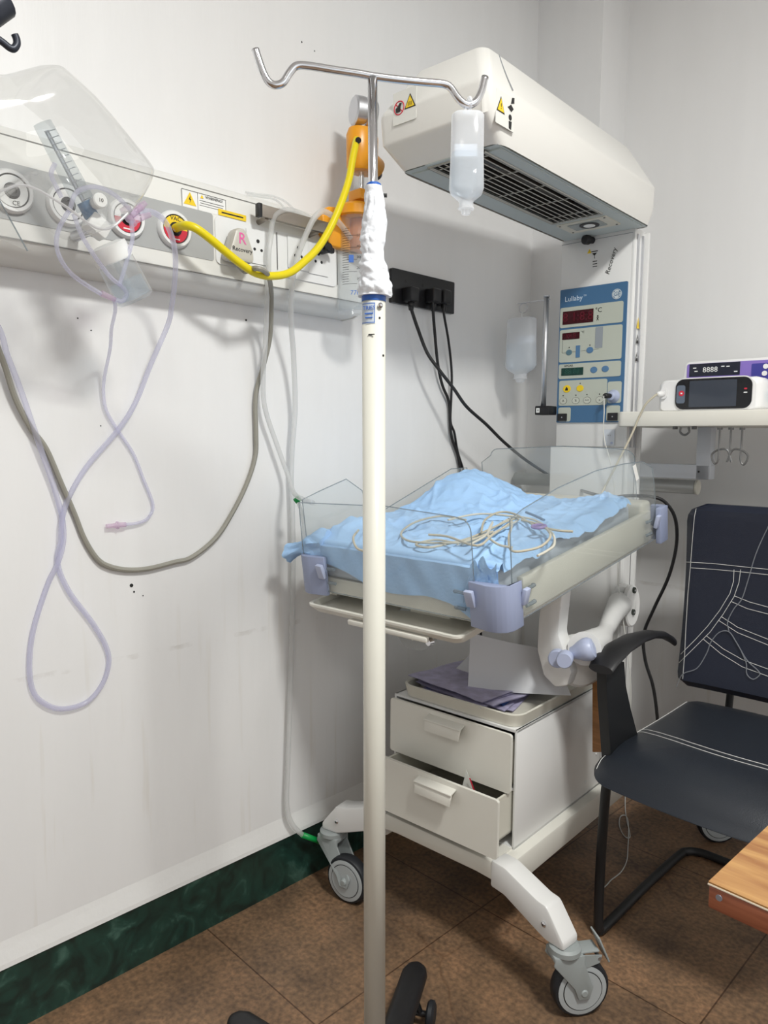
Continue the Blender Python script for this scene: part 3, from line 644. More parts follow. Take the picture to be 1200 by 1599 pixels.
# cabinet
g = G(WHITEM, INK)
t = .004
g.box((.668, 1.338, .262), (.674, 1.79, .552), .001); g.box((.302, 1.338, .262), (.308, 1.79, .552), .001)
g.box((.302, 1.784, .262), (.674, 1.79, .552)); g.box((.302, 1.338, .546), (.674, 1.79, .552)); g.box((.302, 1.338, .262), (.674, 1.79, .268))
g.box((.308, 1.34, .404), (.668, 1.78, .410))
for zz in (.30, .36): g.m(0).disc((.6735, 1.40+zz, zz), X, .003, .003, 10)
wobj('cabinet_body', g)
wobj('base_cover', G(mat('grey_base_cover', (.52, .53, .54), .5)).box((.345, 1.30, .20), (.65, 1.86, .262), .01))
for yf, za_, zb_, xo in ((1.326, .405, .546, 0), (1.245, .288, .426, .020)):
    dr = wobj('drawer', G(CREAM).plate((.488+xo, yf, (za_+zb_)/2), X, Z, .366, zb_-za_, .007, .008))
    g = G(BEIGE)
    g.box((.325, yf+.004, za_+.012), (.331, 1.70, zb_-.025)); g.box((.655, yf+.004, za_+.012), (.661, 1.70, zb_-.025)); g.box((.325, yf+.004, za_+.012), (.661, 1.70, za_+.016))
    wobj('drawer_tray', g, dr)
    g = G(CREAM)
    zc = zb_-.024; hw = .055
    xc = .487 if xo == 0 else .523
    g.prism([(xc-hw, yf-.008, zc+.010), (xc+hw, yf-.008, zc+.010), (xc+hw, yf-.030, zc+.003), (xc-hw, yf-.030, zc+.003)], Z, .004, .001)
    g.prism([(xc-hw, yf-.027, zc+.006), (xc+hw, yf-.027, zc+.006), (xc+hw*.93, yf-.031, zc-.022), (xc-hw*.93, yf-.031, zc-.022)], Y, .004, .001)
    wobj('handle', g, dr)
# tray on top of cabinet
g = G(BEIGE)
def rr(xa, xb, ya_, yb2, r, z, n=5):
    pts = []
    for cx, cy, a0 in ((xb-r, yb2-r, 0), (xa+r, yb2-r, 90), (xa+r, ya_+r, 180), (xb-r, ya_+r, 270)):
        for k in range(n+1): a = R(a0+90*k/n); pts.append(V(cx+r*math.cos(a), cy+r*math.sin(a), z))
    return pts
g.rings([rr(.325, .668, 1.345, 1.78, .03, .553), rr(.318, .676, 1.338, 1.785, .035, .583), rr(.322, .672, 1.342, 1.781, .033, .585), rr(.326, .668, 1.346, 1.777, .030, .583), rr(.332, .661, 1.352, 1.772, .026, .560), ], True)
wobj('top_tray', g)
g = G(mat('drawer_slip', (.62, .62, .58), .6), REDI); c = V(.575, 1.300, .400)
g.prism([c+V(-.02, .01, .03), c+V(.022, .0, -.03), c+V(-.03, .0, -.03)], V(.2, -1, 0), .001).m(1).prism([c+V(-.004, -.002, .02), c+V(0, -.002, .02), c+V(.02, -.002, -.02), c+V(.016, -.002, -.02)], V(.2, -1, 0), .001)
tag(obj('packet', g, None, FD), 'small pale packet with a red stripe peeking out of the open lower drawer', 'packet')
# column
g = G(WHITEM, mat('column_seam', (.30, .31, .33), .5))
g.box((.372, 2.034, 1.20), (.600, 2.105, 1.838), .003); g.box((.352, 2.036, .25), (.612, 2.12, 1.20), .004)
g.m(1).box((.3715, 2.0332, 1.8215), (.6005, 2.036, 1.8228))
wobj('column', g)
g = G(WHITEM, ALU)
g.box((.598, 2.034, .30), (.606, 2.112, 1.836), .001); g.box((.600, 2.097, .30), (.622, 2.106, 1.83), .001); g.m(1).box((.606, 2.05, .35), (.609, 2.062, 1.82)); g.box((.606, 2.082, .35), (.612, 2.088, 1.82))
wobj('side_rail', g)
g = G(YELS, INK, WHT)
def onr(u, v): return hit(FD, u, v, 0, .6095)
for (u, v), mi, s in (((992, 503), 0, .016), ((990.5, 528), 1, .013), ((989.5, 556), 1, .013)):
    c = onr(u, v); c.y = 2.072
    g = G(YELS, INK, WHT); g.m(mi).prism([c-Y*s*.5-Z*s, c+Y*s*.5-Z*s, c+Z*s], X, .0006)
    if mi: g.m(2).prism([c-Y*s*.2-Z*s*.4, c+Y*s*.2-Z*s*.2, c+Z*s*.3], X, .0009)
    wobj('rail_sticker', g)
# control panel
PB = 2.030
def P_(u, v, b=PB): return hit(FD, u, v, 1, b)
c0 = P_(877, 452.4); c1 = P_(981, 439.6); c2 = P_(868.6, 660); pa0, pa1 = c0.x-.002, c1.x+.0; pz1, pz0 = (c0.z+c1.z)/2, c2.z
g = G(BLUE); g.plate(((pa0+pa1)/2, PB+.004, (pz0+pz1)/2), X, Z, pa1-pa0, pz1-pz0, .003, .005)
cp = wobj('control_panel', g)
PWX = pa1-pa0; PH = pz1-pz0
# panel drawn on a 0..1 grid (from the close-up, where the panel is about 660 x 1330 units)
def Q(fx, fy): return V(pa0+PWX*fx, PB-.001, pz1-PH*fy)
def card(x0, y0, x1, y1, m=PGREY, r=.006, t=.0012, lift=0):
    a, b = Q(x0, y0), Q(x1, y1); c = (a+b)/2; c.y -= lift
    return c, b.x-a.x, a.z-b.z
for x0, y0, x1, y1, nm in ((.01, .135, .955, .285, 'display_card'), (.015, .300, .955, .545, 'display_card'), (.015, .558, .955, .668, 'display_card'), (.03, .682, .765, .872, 'key_card'), (.775, .705, .975, .86, 'connector_card'), (.03, .885, .225, .992, 'connector_card'), (.77, .878, .965, .992, 'connector_card')):
    c, w_, h_ = card(x0, y0, x1, y1); wobj(nm, G(PGREY).plate(c, X, Z, w_, h_, .006, .0012), cp)
LF = .0013
def disp(x0, y0, x1, y1, m, m2, txt):
    c, w_, h_ = card(x0, y0, x1, y1, lift=LF); g = G(m, m2); g.plate(c, X, Z, w_, h_, .001, .001)
    if txt: g.m(1).text(txt, h_*.95, c-Y*.0012, X, Z)
    wobj('display', g, cp)
disp(.055, .165, .525, .262, RED, REDS, '8 1:8.8'); disp(.058, .325, .325, .375, RED, REDS, '88.8'); disp(.06, .588, .40, .645, GRN, mat('green_segment', (.004, .07, .05), .3), '88:88')
g = G(mat('panel_lettering', (.62, .72, .82), .5)); g.text('Lullaby', .0215, Q(.21, .075), X, Z).text('TM', .007, Q(.385, .063), X, Z); wobj('lettering', g, cp)
g = G(INK)
g.text('°C', .020, Q(.60, .182)-Y*.0016, X, Z).text('APGAR', .0095, Q(.17, .573)-Y*.0016, X, Z).text('°C', .009, Q(.375, .33)-Y*.0016, X, Z)
c = Q(.59, .238)-Y*LF; g.disc(c+Z*.006, -Y, .0026, .0005, 10).prism([c+V(-.005, 0, .002), c+V(.005, 0, .002), c+V(.001, 0, -.001), c+V(.004, 0, -.008), c+V(0, 0, -.004), c+V(-.004, 0, -.008), c+V(-.001, 0, -.001)], -Y, .0005)
for x, y in ((.17, .435), (.49, .43), (.36, .708), (.10, .795), (.30, .795), (.47, .793), (.66, .793)): g.disc(Q(x, y)-Y*LF, -Y, .0019, .0006, 10)
def line(a, b): 
    a, b = Q(*a)-Y*LF, Q(*b)-Y*LF; d = b-a; n_ = -Y
    g.obox((a+b)/2, d, n_.cross(d), d.length, .0007, .0006)
line((.06, .38), (.06, .473)); line((.06, .473), (.12, .473)); line((.22, .470), (.27, .470)); line((.35, .468), (.43, .466)); line((.54, .465), (.62, .462))
wobj('printed_symbols', g, cp)
for x, y, r, m in ((.17, .472, .0095, mat('button_grey_blue', (.10, .19, .24), .4)), (.49, .466, .0105, BLUEB), (.56, .613, .0105, BLUEB), (.73, .611, .0105, BLUEB), (.155, .745, .0125, YELS), (.36, .745, .0110, YELS)):
    wobj('button', G(m).lathe(Q(x, y)-Y*LF, -Y, [(0, r), (.0012, r*.97), (.0016, r*.8)], 24, sx=1.08, sy=.92, xd=X), cp)
g = G(INK); c = Q(.155, .745)-Y*.0032; g.prism([c+V(-.005, 0, -.005), c+V(.005, 0, -.005), c+V(.0035, 0, .002), c+V(0, 0, .006), c+V(-.0035, 0, .002)], -Y, .0004); wobj('alarm_symbol', g, cp)
for x in (.105, .30, .475, .665):
    c = Q(x, .835)-Y*LF
    g = G(INK, mat('key_face', (.56, .58, .51), .4)); g.lathe(c, -Y, [(0, .0120), (.0006, .0120)], 24, sx=1.05, sy=.85, xd=X).m(1).lathe(c-Y*.0002, -Y, [(0, .0112), (.0008, .0112)], 24, sx=1.05, sy=.85, xd=X)
    g.m(0).text({.105: 'A', .30: '%', .475: '<->', .665: 'o'}[x], .010, c-Y*.0012, X, Z); wobj('key', g, cp)
for x0, y0, x1, y1, m in ((.275, .425, .34, .515, BLUEB), (.565, .305, .675, .455, mat('scale_grey', (.30, .33, .36), .45))):
    c, w_, h_ = card(x0, y0, x1, y1, lift=LF); wobj('scale_strip', G(m).plate(c, X, Z, w_, h_, .001, .0008), cp)
g = G(mat('logo_grey', (.62, .68, .70), .4), BLUE); c = Q(.855, .082)
g.lathe(c, -Y, [(0, .0150), (.0012, .0150)], 32).m(1).tube([c-Y*.0012+V(.0128*math.cos(R(a)), 0, .0128*math.sin(R(a))) for a in range(0, 360, 20)], .0005, 6, 2, True).text('GE', .0165, c-Y*.0018, X, Z, shear=.25)
for k in range(4):
    a = R(45+90*k); g.disc(c-Y*.0013+V(math.cos(a), 0, math.sin(a))*.0112, -Y, .0016, .0004, 8)
wobj('logo', g, cp)
for x in (.10, .87):
    c, w_, h_ = card(x-.075, .932, x+.07, .988, lift=LF); wobj('black_port', G(BLACK, ALU).plate(c, X, Z, w_, h_, .001, .004).m(1).disc(c-Y*.004, -Y, .002, .0006, 10), cp)
pj = Q(.865, .812)
wobj('probe_socket', G(LAVL).lathe(pj, -Y, [(0, .020), (.004, .0195), (.010, .014), (.022, .0125), (.024, .009)], 30), cp)
g = G(mat('id_card_print', (.62, .66, .72), .4), INK, BLUI); c = P_(952, 683, 2.03); g.plate(c, X, Z, .034, .048, .001, .001).m(2).text('O', .008, c+V(.008, -.0012, -.017), X, Z).m(1).text('= =', .007, c+V(0, -.0012, .006), X, Z); wobj('hang_tag', g, label='small printed white tag')
# markings at the head of the column
g = G(INK, YELS); PB2 = 2.0335
def U(u, v): return hit(FD, u, v, 1, PB2)
c = U(929, 394); g.prism([c+V(-.008, 0, -.002), c+V(.008, 0, -.002), c+V(0, 0, -.010)], -Y, .0004).obox(c+Z*.003, X, Z, .020, .0025, .0006).obox(c-Z*.012, X, Z, .0016, .012, .0006)
for k in range(3): g.obox(U(929.5, 408+4*k), X, Z, .014, .0022, .0006)
c = U(921, 393); g.m(1).prism([c+V(-.007, 0, -.005), c+V(.007, 0, -.005), c+V(0, 0, .008)], -Y, .0004)
g.m(0).text('!', .009, c-Y*.0005, X, Z); wobj('column_markings', g); g = G(INK); g.text('Recovery', .020, U(955, 408)-Y*.0003, V(.30, 0, 1), V(-1, 0, .3), shear=.2)
wobj('handwriting', g, label='handwritten black word on the column')
g = G(BLACK); c = U(926, 370)-Z*.010; g.lathe(c, V(-.2, -1, -.1), [(0, .010), (.018, .010), (.020, .014), (.036, .014), (.038, .011)], 20); wobj('lock_knob', g)
# hood
g = G(CREAM2, CREAM)
b = bmesh.new()
R1 = [(.376, .645, 1.250, 2.045, 1.832), (.364, .656, 1.192, 2.052, 1.872), (.362, .656, 1.185, 2.055, 1.938), (.418, .602, 1.252, 1.985, 2.040)]
vv = [[b.verts.new(p) for p in ((a0, b0_, z), (a1, b0_, z), (a1, b1_, z), (a0, b1_, z))] for a0, a1, b0_, b1_, z in R1]
for i in range(3):
    for j in range(4): b.faces.new((vv[i][j], vv[i][(j+1) % 4], vv[i+1][(j+1) % 4], vv[i+1][j]))
b.faces.new(vv[3])
vert_e = [e for e in b.edges if abs(e.verts[0].co.z-e.verts[1].co.z) > .01]
bmesh.ops.bevel(b, geom=vert_e, offset=.022, segments=5, affect='EDGES', profile=.5)
hz = [e for e in b.edges if abs(e.verts[0].co.z-e.verts[1].co.z) < .0005 and e.verts[0].co.z > 1.85]
bmesh.ops.bevel(b, geom=hz, offset=.007, segments=3, affect='EDGES', profile=.5)
g.merge(b, True)
hood = wobj('heater_hood', g)
g = G(mat('hood_underside_grey', (.50, .56, .56), .4))
oa0, oa1, ob0, ob1 = .450, .600, 1.262, 1.83
g.box((.392, 1.275, 1.829), (oa0, 2.02, 1.836)).box((oa1, 1.275, 1.829), (.632, 2.02, 1.836)).box((oa0, ob1, 1.829), (oa1, 2.02, 1.836))
g.box((.383, 1.257, 1.8325), (oa0, 2.038, 1.837)).box((oa1, 1.257, 1.8325), (.638, 2.038, 1.837)).box((oa0, 2.0, 1.8325), (oa1, 2.038, 1.837)).box((oa0, 1.25, 1.829), (oa1, ob0, 1.836))
wobj('underside', g, hood)
g = G(mat('hood_cavity', (.05, .05, .05), .5), mat('reflector', (.35, .33, .30), .35, .8))
g.rings([[(oa0, ob0, z), (oa1, ob0, z), (oa1, ob1, z), (oa0, ob1, z)] for z in (1.834, 1.90)], False, True)
g.box((oa0, ob0, 1.90), (oa1, ob1, 1.902)).m(1).box((.54, ob0+.02, 1.865), (.590, ob1-.18, 1.87)); wobj('heater_cavity', g, hood, recalc=False)
g = G(mat('heater_rod', (.10, .09, .08), .4, .5)); g.cyl((.515, ob0+.01, 1.87), (.515, ob1-.02, 1.87), .010); wobj('heating_element', g, hood)
g = G(mat('grille_wire', (.34, .34, .32), .35, .7))
for k in range(9): x = oa0+.006+(oa1-oa0-.012)*k/8; g.cyl((x, ob0, 1.8285), (x, ob1, 1.8285), .0014, None, 6)
for k in range(5): y = ob0+(ob1-ob0)*(k+.25)/4.6; g.cyl((oa0, y, 1.8310), (oa1, y, 1.8310), .0017, None, 6)
for p in (((oa0, ob0), (oa1, ob0)), ((oa0, ob1), (oa1, ob1)), ((oa0, ob0), (oa0, ob1)), ((oa1, ob0), (oa1, ob1))): g.cyl((*p[0], 1.8285), (*p[1], 1.8285), .003, None, 6)
wobj('grille', g, hood)
g = G(BEIGE, mat('lamp_glass', (.30, .34, .34), .15), BLACK, WHT)
g.plate((.525, 1.90, 1.829), X, -Y, .15, .10, .004, .003).m(1).plate((.525, 1.895, 1.826), X, -Y, .095, .058, .003, .002).m(2).lathe((.532, 1.893, 1.824), -Z, [(0, .028), (.002, .027)], 24).m(3).lathe((.532, 1.893, 1.8225), -Z, [(0, .017), (.001, .016)], 20)
for a, b_ in ((.458, 1.86), (.592, 1.86), (.458, 1.94), (.592, 1.94)): g.m(2).disc((a, b_, 1.826), -Z, .003, .001, 8)
wobj('examination_lamp', g, hood)
g = G(mat('sticker_paper', (.76, .76, .72), .5), YELS, INK, REDI)
c = hit(FD, 631, 165, 1, 1.1835); c.y = 1.1868
g.plate(c, X, Z, .066, .068, .002, .0012)
q_ = c+V(-.015, -.0014, .000); g.m(3).tube([q_+V(.0138*math.cos(R(a)), 0, .0138*math.sin(R(a))) for a in range(0, 360, 20)], .0012, 6, 2, True); g.obox(q_, V(1, 0, -1), V(1, 0, 1), .027, .002, .0008)
g.m(2).prism([q_+V(-.008, -.001, -.009), q_+V(.004, -.001, -.009), q_+V(.005, -.001, .002), q_+V(.008, -.001, .008), q_+V(.002, -.001, .009), q_+V(-.004, -.001, .002), q_+V(-.009, -.001, .000)], -Y, .0005)
q_ = c+V(.016, -.0014, .004); g.m(2).prism([q_+V(-.016, 0, -.012), q_+V(.016, 0, -.012), q_+V(0, 0, .018)], -Y, .0005).m(1).prism([q_+V(-.0125, -.0006, -.010), q_+V(.0125, -.0006, -.010), q_+V(0, -.0006, .0135)], -Y, .0005)
g.m(2)
for k in (-1, 0, 1): g.obox(q_+V(k*.004, -.0013, -.003), Z, X, .008, .001, .0005)
wobj('hood_sticker', g, hood, label='white sticker with a red prohibition sign and a yellow triangle')
g = G(mat('sticker_paper', (.76, .76, .72), .5), YELS, INK)
c = hit(FD, 789, 173, 0, .6565); c.z = min(c.z, 1.9035)
g.plate(c, Y, Z, .070, .066, .002, .0010)
q_ = c+V(.0014, -.018, .004); g.m(2).prism([q_+V(0, -.015, -.013), q_+V(0, .015, -.013), q_+V(0, 0, .018)], X, .0004).m(1).prism([q_+V(.0004, -.012, -.011), q_+V(.0004, .012, -.011), q_+V(.0004, 0, .014)], X, .0005)
g.m(2).text('!', .016, q_+V(.0012, 0, -.002), Y, Z)
q_ = c+V(.0014, .018, 0); g.prism([q_+V(0, -.010, .010), q_+V(0, .004, .004), q_+V(0, .012, .012), q_+V(0, .002, .018)], X, .0005).prism([q_+V(0, .002, .020), q_+V(0, .014, .024), q_+V(0, .014, .035), q_+V(0, .006, .033)], X, .0005).disc(q_-Z*.008, X, .006, .0005, 10).prism([q_+V(0, -.005, -.016), q_+V(0, .006, -.015), q_+V(0, .004, -.031), q_+V(0, -.004, -.030)], X, .0005)
wobj('hood_sticker', g, hood, label='white sticker with a yellow triangle and a black figure')
g = G(mat('column_seam', (.30, .31, .33), .5)); g.tube([(.6045, 1.305, 2.0365), (.618, 1.296, 2.011), (.638, 1.287, 1.974), (.6555, 1.282, 1.942)], .0012, 5); wobj('hood_seam', g, hood)

# ---- bed (own tilted frame)
def bobj(name, g, parent, label=None, recalc=True): return obj(name, g, parent, FB, label, recalc=recalc)
BX, BL = .285, .765
g = G(BEIGE)
g.rings([rr(-BX+.01, BX-.01, .012, BL-.012, .03, .0), rr(-BX+.004, BX-.004, .014, BL-.006, .032, .012), rr(-BX+.004, BX-.004, .014, BL-.006, .032, .034), rr(-BX+.010, BX-.010, .018, BL-.012, .026, .034), rr(-BX+.018, BX-.018, .020, BL-.020, .024, .030)], True)
for sx in (-1, 1): g.box((min(sx*(BX-.018), sx*(BX-.003)), .075, .005), (max(sx*(BX-.018), sx*(BX-.003)), BL-.05, .084), .003)
g.box((-BX+.01, BL-.085, .01), (BX-.01, BL-.028, .108), .012, 3)
bed = bobj('bed', g, wr)
bobj('bed_underframe', G(CREAM).box((-.265, .03, -.014), (.265, .735, .002), .006), bed)
def wallp(name, pts2, axis, c, thick, label=None):
    pts = [V(p[0], c, p[1]) if axis == 1 else V(c, p[0], p[1]) for p in pts2]
    g = G(ACR, ACRE)
    n = V(0, thick, 0) if axis == 1 else V(thick, 0, 0)
    g.prism(pts, n, thick if thick > 0 else -thick)
    g.m(1).tube([p+n*.5 for p in pts]+[pts[0]+n*.5], .0013, 6, 1, False, False)
    return bobj(name, g, bed, label)
def arc(cx, cz, r, a0, a1, n=5): return [(cx+r*math.cos(R(a0+(a1-a0)*k/n)), cz+r*math.sin(R(a0+(a1-a0)*k/n))) for k in range(n+1)]
def bedpx(u, v, axis, c): p = hit(FB, u, v, axis, c); return p
# front panel: heights read off the real panel edge
ft = [bedpx(u, v, 1, 0.0) for u, v in ((466, 785), (603, 791), (716, 808), (735, 824))]
hz_ = [p.z for p in ft]
wallp('acrylic_wall', [(-BX+.02, .004), (-BX+.005, .10), (ft[0].x, hz_[0]), (ft[1].x, hz_[1]), (ft[2].x-.01, hz_[2])]+arc(.19, hz_[2]-.028, .026, 80, 0)+[(.216, .09), (.205, .004)], 1, 0.0, .004, 'low clear front wall')
rp = [bedpx(u, v, 0, BX) for u, v in ((795, 870), (795, 812), (815, 795), (870, 762), (930, 735), (975, 724), (1003, 721), (1018, 730), (1022, 770))]
rp2 = [(p.y, p.z) for p in rp]
wallp('acrylic_wall', [(rp2[0][0], .004)]+rp2[1:]+[(rp2[-1][0]+.005, .004)], 0, BX, .004, 'tall clear side wall on the right')
lp = [bedpx(u, v, 0, -BX) for u, v in ((468, 781), (500, 766), (540, 748), (565, 766))]
wallp('acrylic_wall', [(.02, .004)]+[(max(.02, p.y), p.z) for p in lp]+[(lp[-1].y+.02, .12), (.62, .19), (.70, .18), (.70, .004)], 0, -BX, .004, 'clear side wall next to the room wall')
rw_ = [bedpx(u, v, 1, BL-.02) for u, v in ((755, 768), (754, 722), (775, 700), (880, 697), (975, 701), (994, 722))]
rz = [(p.x, p.z) for p in rw_]
wallp('acrylic_wall', [(rz[0][0], .075)]+[(rz[0][0]-.0, rz[1][1])]+arc(rz[2][0]+.005, rz[2][1]-.03, .028, 165, 95)+[rz[3], (rz[4][0]-.02, rz[4][1])]+arc(rz[4][0], rz[4][1]-.03, .028, 80, 10)+[(rz[5][0], .075)], 1, BL-.02, .004, 'tall clear rear wall')
for sx in (-1, 1):
    for yb3, fr in ((0, 1), (BL, -1)):
        def T(x, y): return V(sx*x, yb3+fr*y, -.006)
        if fr == 1: pts = [T(.205, -.004), T(.25, -.012), T(.262, -.0115), T(.272, -.0095), T(.281, -.005), T(.288, .001), T(.2925, .009), T(.295, .020), T(.2955, .032), T(.2955, .050), T(.2925, .050), T(.2905, .012), T(.205, .006)]
        else: pts = [T(.262, -.008), T(.288, -.012), T(.306, -.004), T(.306, .045), T(.292, .045), T(.290, .008), T(.262, .004)]
        cb = bobj('corner_block', G(LAV).prism(pts, Z, .094, .002), bed)
        if fr == 1: bobj('latch', G(LAVL).obox(V(sx*.212, -.010, .055), X, V(0, -.25, 1), .020, .036, .010, .002), bed)
        bobj('latch', G(LAVL).obox(V(sx*.300, yb3+fr*.052, .055), Y, V(.25*sx, 0, 1), .018, .034, .010, .002), bed)
        for zz in (.028, .062):
            if fr == 1: bobj('hinge_clip', G(ACRE).tube([V(sx*.195, -.003, zz), V(sx*.175, -.006, zz+.002), V(sx*.172, -.003, zz)], .004, 8), bed)
            bobj('hinge_clip', G(ACRE).tube([V(sx*.290, yb3+fr*.07, zz), V(sx*.294, yb3+fr*.095, zz+.002), V(sx*.288, yb3+fr*.10, zz)], .004, 8), bed)
tpc = bedpx(994, 735, 0, BX+.0045)
bobj('tape', G(mat('white_tape', (.82, .82, .80), .6)).prism([tpc+V(0, -.022, .014), tpc+V(0, -.004, .017), tpc+V(0, .014, -.022), tpc+V(0, -.002, -.026)], X, .001), bed, 'strip of white tape')
# x-ray cassette tray below the front, moves with the bed
g = G(CREAM)
g.rings([rr(-.258, .176, -.004, .50, .02, -.050), rr(-.268, .186, -.018, .50, .02, -.034), rr(-.268, .186, -.018, .50, .02, -.029), rr(-.260, .178, -.010, .49, .015, -.029), rr(-.256, .174, -.006, .49, .015, -.042)], True)
g.box((-.13, -.020, -.058), (.10, -.008, -.046), .003)
g.box((-.26, .06, -.030), (-.24, .5, -.0), .002).box((.16, .06, -.030), (.18, .5, -.0), .002)
bobj('cassette_tray', g, bed)
# tilt mechanism disc
g = G(GREYD, CREAM, CHROME, BLACK)
dc = hit(FD, 652, 978, 1, 1.20)
g.lathe(dc, V(.3, -1, 0), [(0, .055), (.006, .055)], 36).m(1).prism([dc+V(-.01, -.02, .02), dc+V(.05, -.02, .02), dc+V(.045, -.02, -.01), dc+V(.0, -.02, -.03)], Y, .006, .001).m(3).lathe(dc+V(.035, -.022, .0), -Y, [(0, .020), (.006, .020)], 20)
g.m(2).lathe(dc+V(.01, -.024, -.012), -Y, [(0, .007), (.008, .006)], 10).lathe(dc+V(.06, -.024, -.02), -Y, [(0, .009), (.012, .007)], 10).m(1).box(dc+V(-.02, -.01, .02), dc+V(.10, .3, .05), .004)
wobj('tilt_gauge', g)
# support bracket, swing arm, knob
PVB = 1.47
pv = hit(FD, 890, 1022, 1, PVB)
br = [hit(FD, u, v, 1, PVB) for u, v in ((845, 928), (880, 915), (876, 950), (872, 990), (882, 1020), (893, 1050), (886, 1072), (866, 1074), (848, 1055), (838, 1015), (840, 970))]
g = G(WHITEM); g.prism(br, Y, .05, .008); wobj('bed_bracket', g)
g = G(CREAM); g.box((-.08, .16, -.060), (.13, .56, -.012), .01); obj('bed_carrier', g, wr, FB)
mp_ = hit(FD, 975, 943, 1, 2.03)
g = G(WHITEM)
def lerp(a, b, t): return a+(b-a)*t
A0 = pv+V(.035, .02, .0); A1 = V(mp_.x, 2.0, mp_.z+.005)
path = [A0+V(-.008, 0, .015), lerp(A0, A1, .25)+V(0, 0, -.005), lerp(A0, A1, .5)+V(0, 0, -.012), lerp(A0, A1, .78), A1]
rads = [.040, .036, .021, .028, .036]
def rf(t):
    k = t*4; i = min(3, int(k)); f = k-i; return rads[i]*(1-f)+rads[i+1]*f
g.tube(path, rf, 20, 8)
dsk = V(.62, -.78, 0)
g.lathe(hit(FD, 905, 1034, 1, PVB+.06), V(.66, -.75, 0), [(-.05, .045), (-.045, .058), (.008, .060), (.022, .050), (.026, .02)], 36)
g.lathe(V(mp_.x, 2.026, mp_.z), V(.25, -1, 0), [(0, .050), (.012, .050), (.018, .044)], 32, sx=.78, sy=1.28, xd=X)
g.lathe(V(mp_.x+.02, 2.02, mp_.z), V(.95, -.3, 0), [(0, .050), (.012, .050), (.016, .045)], 32, sx=.62, sy=1.28, xd=Y)
arm = wobj('swing_arm', g)
g = G(mat('socket_recess', (.05, .06, .05), .6), ALU)
for v in (924, 958):
    c = hit(FD, 985, v, 0, mp_.x+.038); c.y = 2.012
    g.m(0).lathe(c, V(.95, -.3, 0), [(-.004, .007), (.003, .007)], 14, sy=1.3, sx=.8, xd=Y).m(1).lathe(c, V(.95, -.3, 0), [(.003, .003), (.004, .003)], 8)
wobj('screw', g, arm)
k0 = hit(FD, 872, 1026, 1, PVB-.010)
g = G(LAVL); ka = V(.35, -.92, 0).normalized()
g.lathe(k0, ka, [(0, .017), (.003, .0215), (.018, .0215), (.021, .019)], 32)
k1 = hit(FD, 884, 1026, 1, PVB-.035)
g.lathe(k1, ka, [(0, .015), (.003, .0185), (.030, .0185), (.033, .0165)], 28)
k2, k3 = hit(FD, 893, 1020, 1, PVB-.02), hit(FD, 917, 1014, 1, PVB-.01)
g.lathe(k2, k3-k2, [(0, .014), (.008, .016), (.022, .023), (.034, .027), (.044, .027), (.052, .022), (.055, .012)], 28)
wobj('lock_knob', g, label='lavender locking knob')
# handle bar behind column
h0, h1 = hit(FD, 806, 747, 1, 2.16), hit(FD, 1088, 761, 1, 2.16)
zh = (h0.z+h1.z)/2
g = G(mat('greyed_clear_handle', (.40, .41, .40), .35), BEIGE); g.cyl((h0.x, 2.16, zh), (h1.x, 2.16, zh), .021, None, 24).m(1).cyl((h1.x, 2.16, zh), (h1.x+.006, 2.16, zh), .022, None, 24)
g.box((.42, 2.11, zh-.015), (.46, 2.16, zh+.015)).box((.54, 2.11, zh-.015), (.58, 2.16, zh+.015)); wobj('push_handle', g)
# monitor shelf
SF = 1.955
s0 = hit(FD, 963, 643, 1, SF); s1 = hit(FD, 963, 666, 1, SF)
sa0, sz1, sz0 = s0.x, s0.z, s1.z
g = G(CREAM); g.prism([p for p in rr(sa0, sa0+.62, SF, 2.27, .02, sz0)], Z, sz1-sz0, .004)
shf = wobj('monitor_shelf', g)
pa = hit(FD, 1103, 700, 1, 2.12); ph = hit(FD, 1060, 735, 1, 2.12)
g = G(mat('pale_blue_grey_metal', (.55, .58, .63), .4)); g.box((pa.x-.020, 2.10, ph.z-.022), (pa.x+.020, 2.14, sz0), .003); wobj('shelf_post', g, shf)
g = G(mat('pale_blue_grey_metal'), INK); g.box((.60, 2.10, ph.z-.022), (pa.x+.022, 2.14, ph.z+.020), .003).m(1).disc((pa.x-.01, 2.0995, ph.z), -Y, .003, .001, 8); wobj('shelf_bracket', g, shf)
DST = mat('dark_steel', (.22, .22, .22), .4, .8)
for k in range(3):
    a = hit(FD, 1125+17.5*k, 668, 1, 2.0); e = (-1, 0, 1)[k]
    g = G(DST); g.disc(a+Z*.001, -Z, .007, .006, 12)
    pts = [a, a-Z*.05, a-Z*.085]
    if e: pts += [a+V(e*.008, 0, -.097), a+V(e*.016, 0, -.085), a+V(e*.016, 0, -.070), a+V(-e*.002, 0, -.058), a+V(-e*.022, 0, -.060), a+V(-e*.034, 0, -.092)]
    g.tube(pts, .0027, 8); wobj('hanging_hook', g, shf)
for u in (1055, 1085): wobj('shelf_bolt', G(DST).disc(hit(FD, u, 667, 1, 2.0)+Z*.002, -Z, .007, .008, 12), shf)
g = G(DST); a = hit(FD, 1070, 668, 1, 2.0); g.tube([a+V(-.01, 0, .002), a+V(-.012, 0, -.012), a+V(0, 0, -.02), a+V(.012, 0, -.012), a+V(.01, 0, .002)], .003, 8); wobj('cable_loop', g, shf)
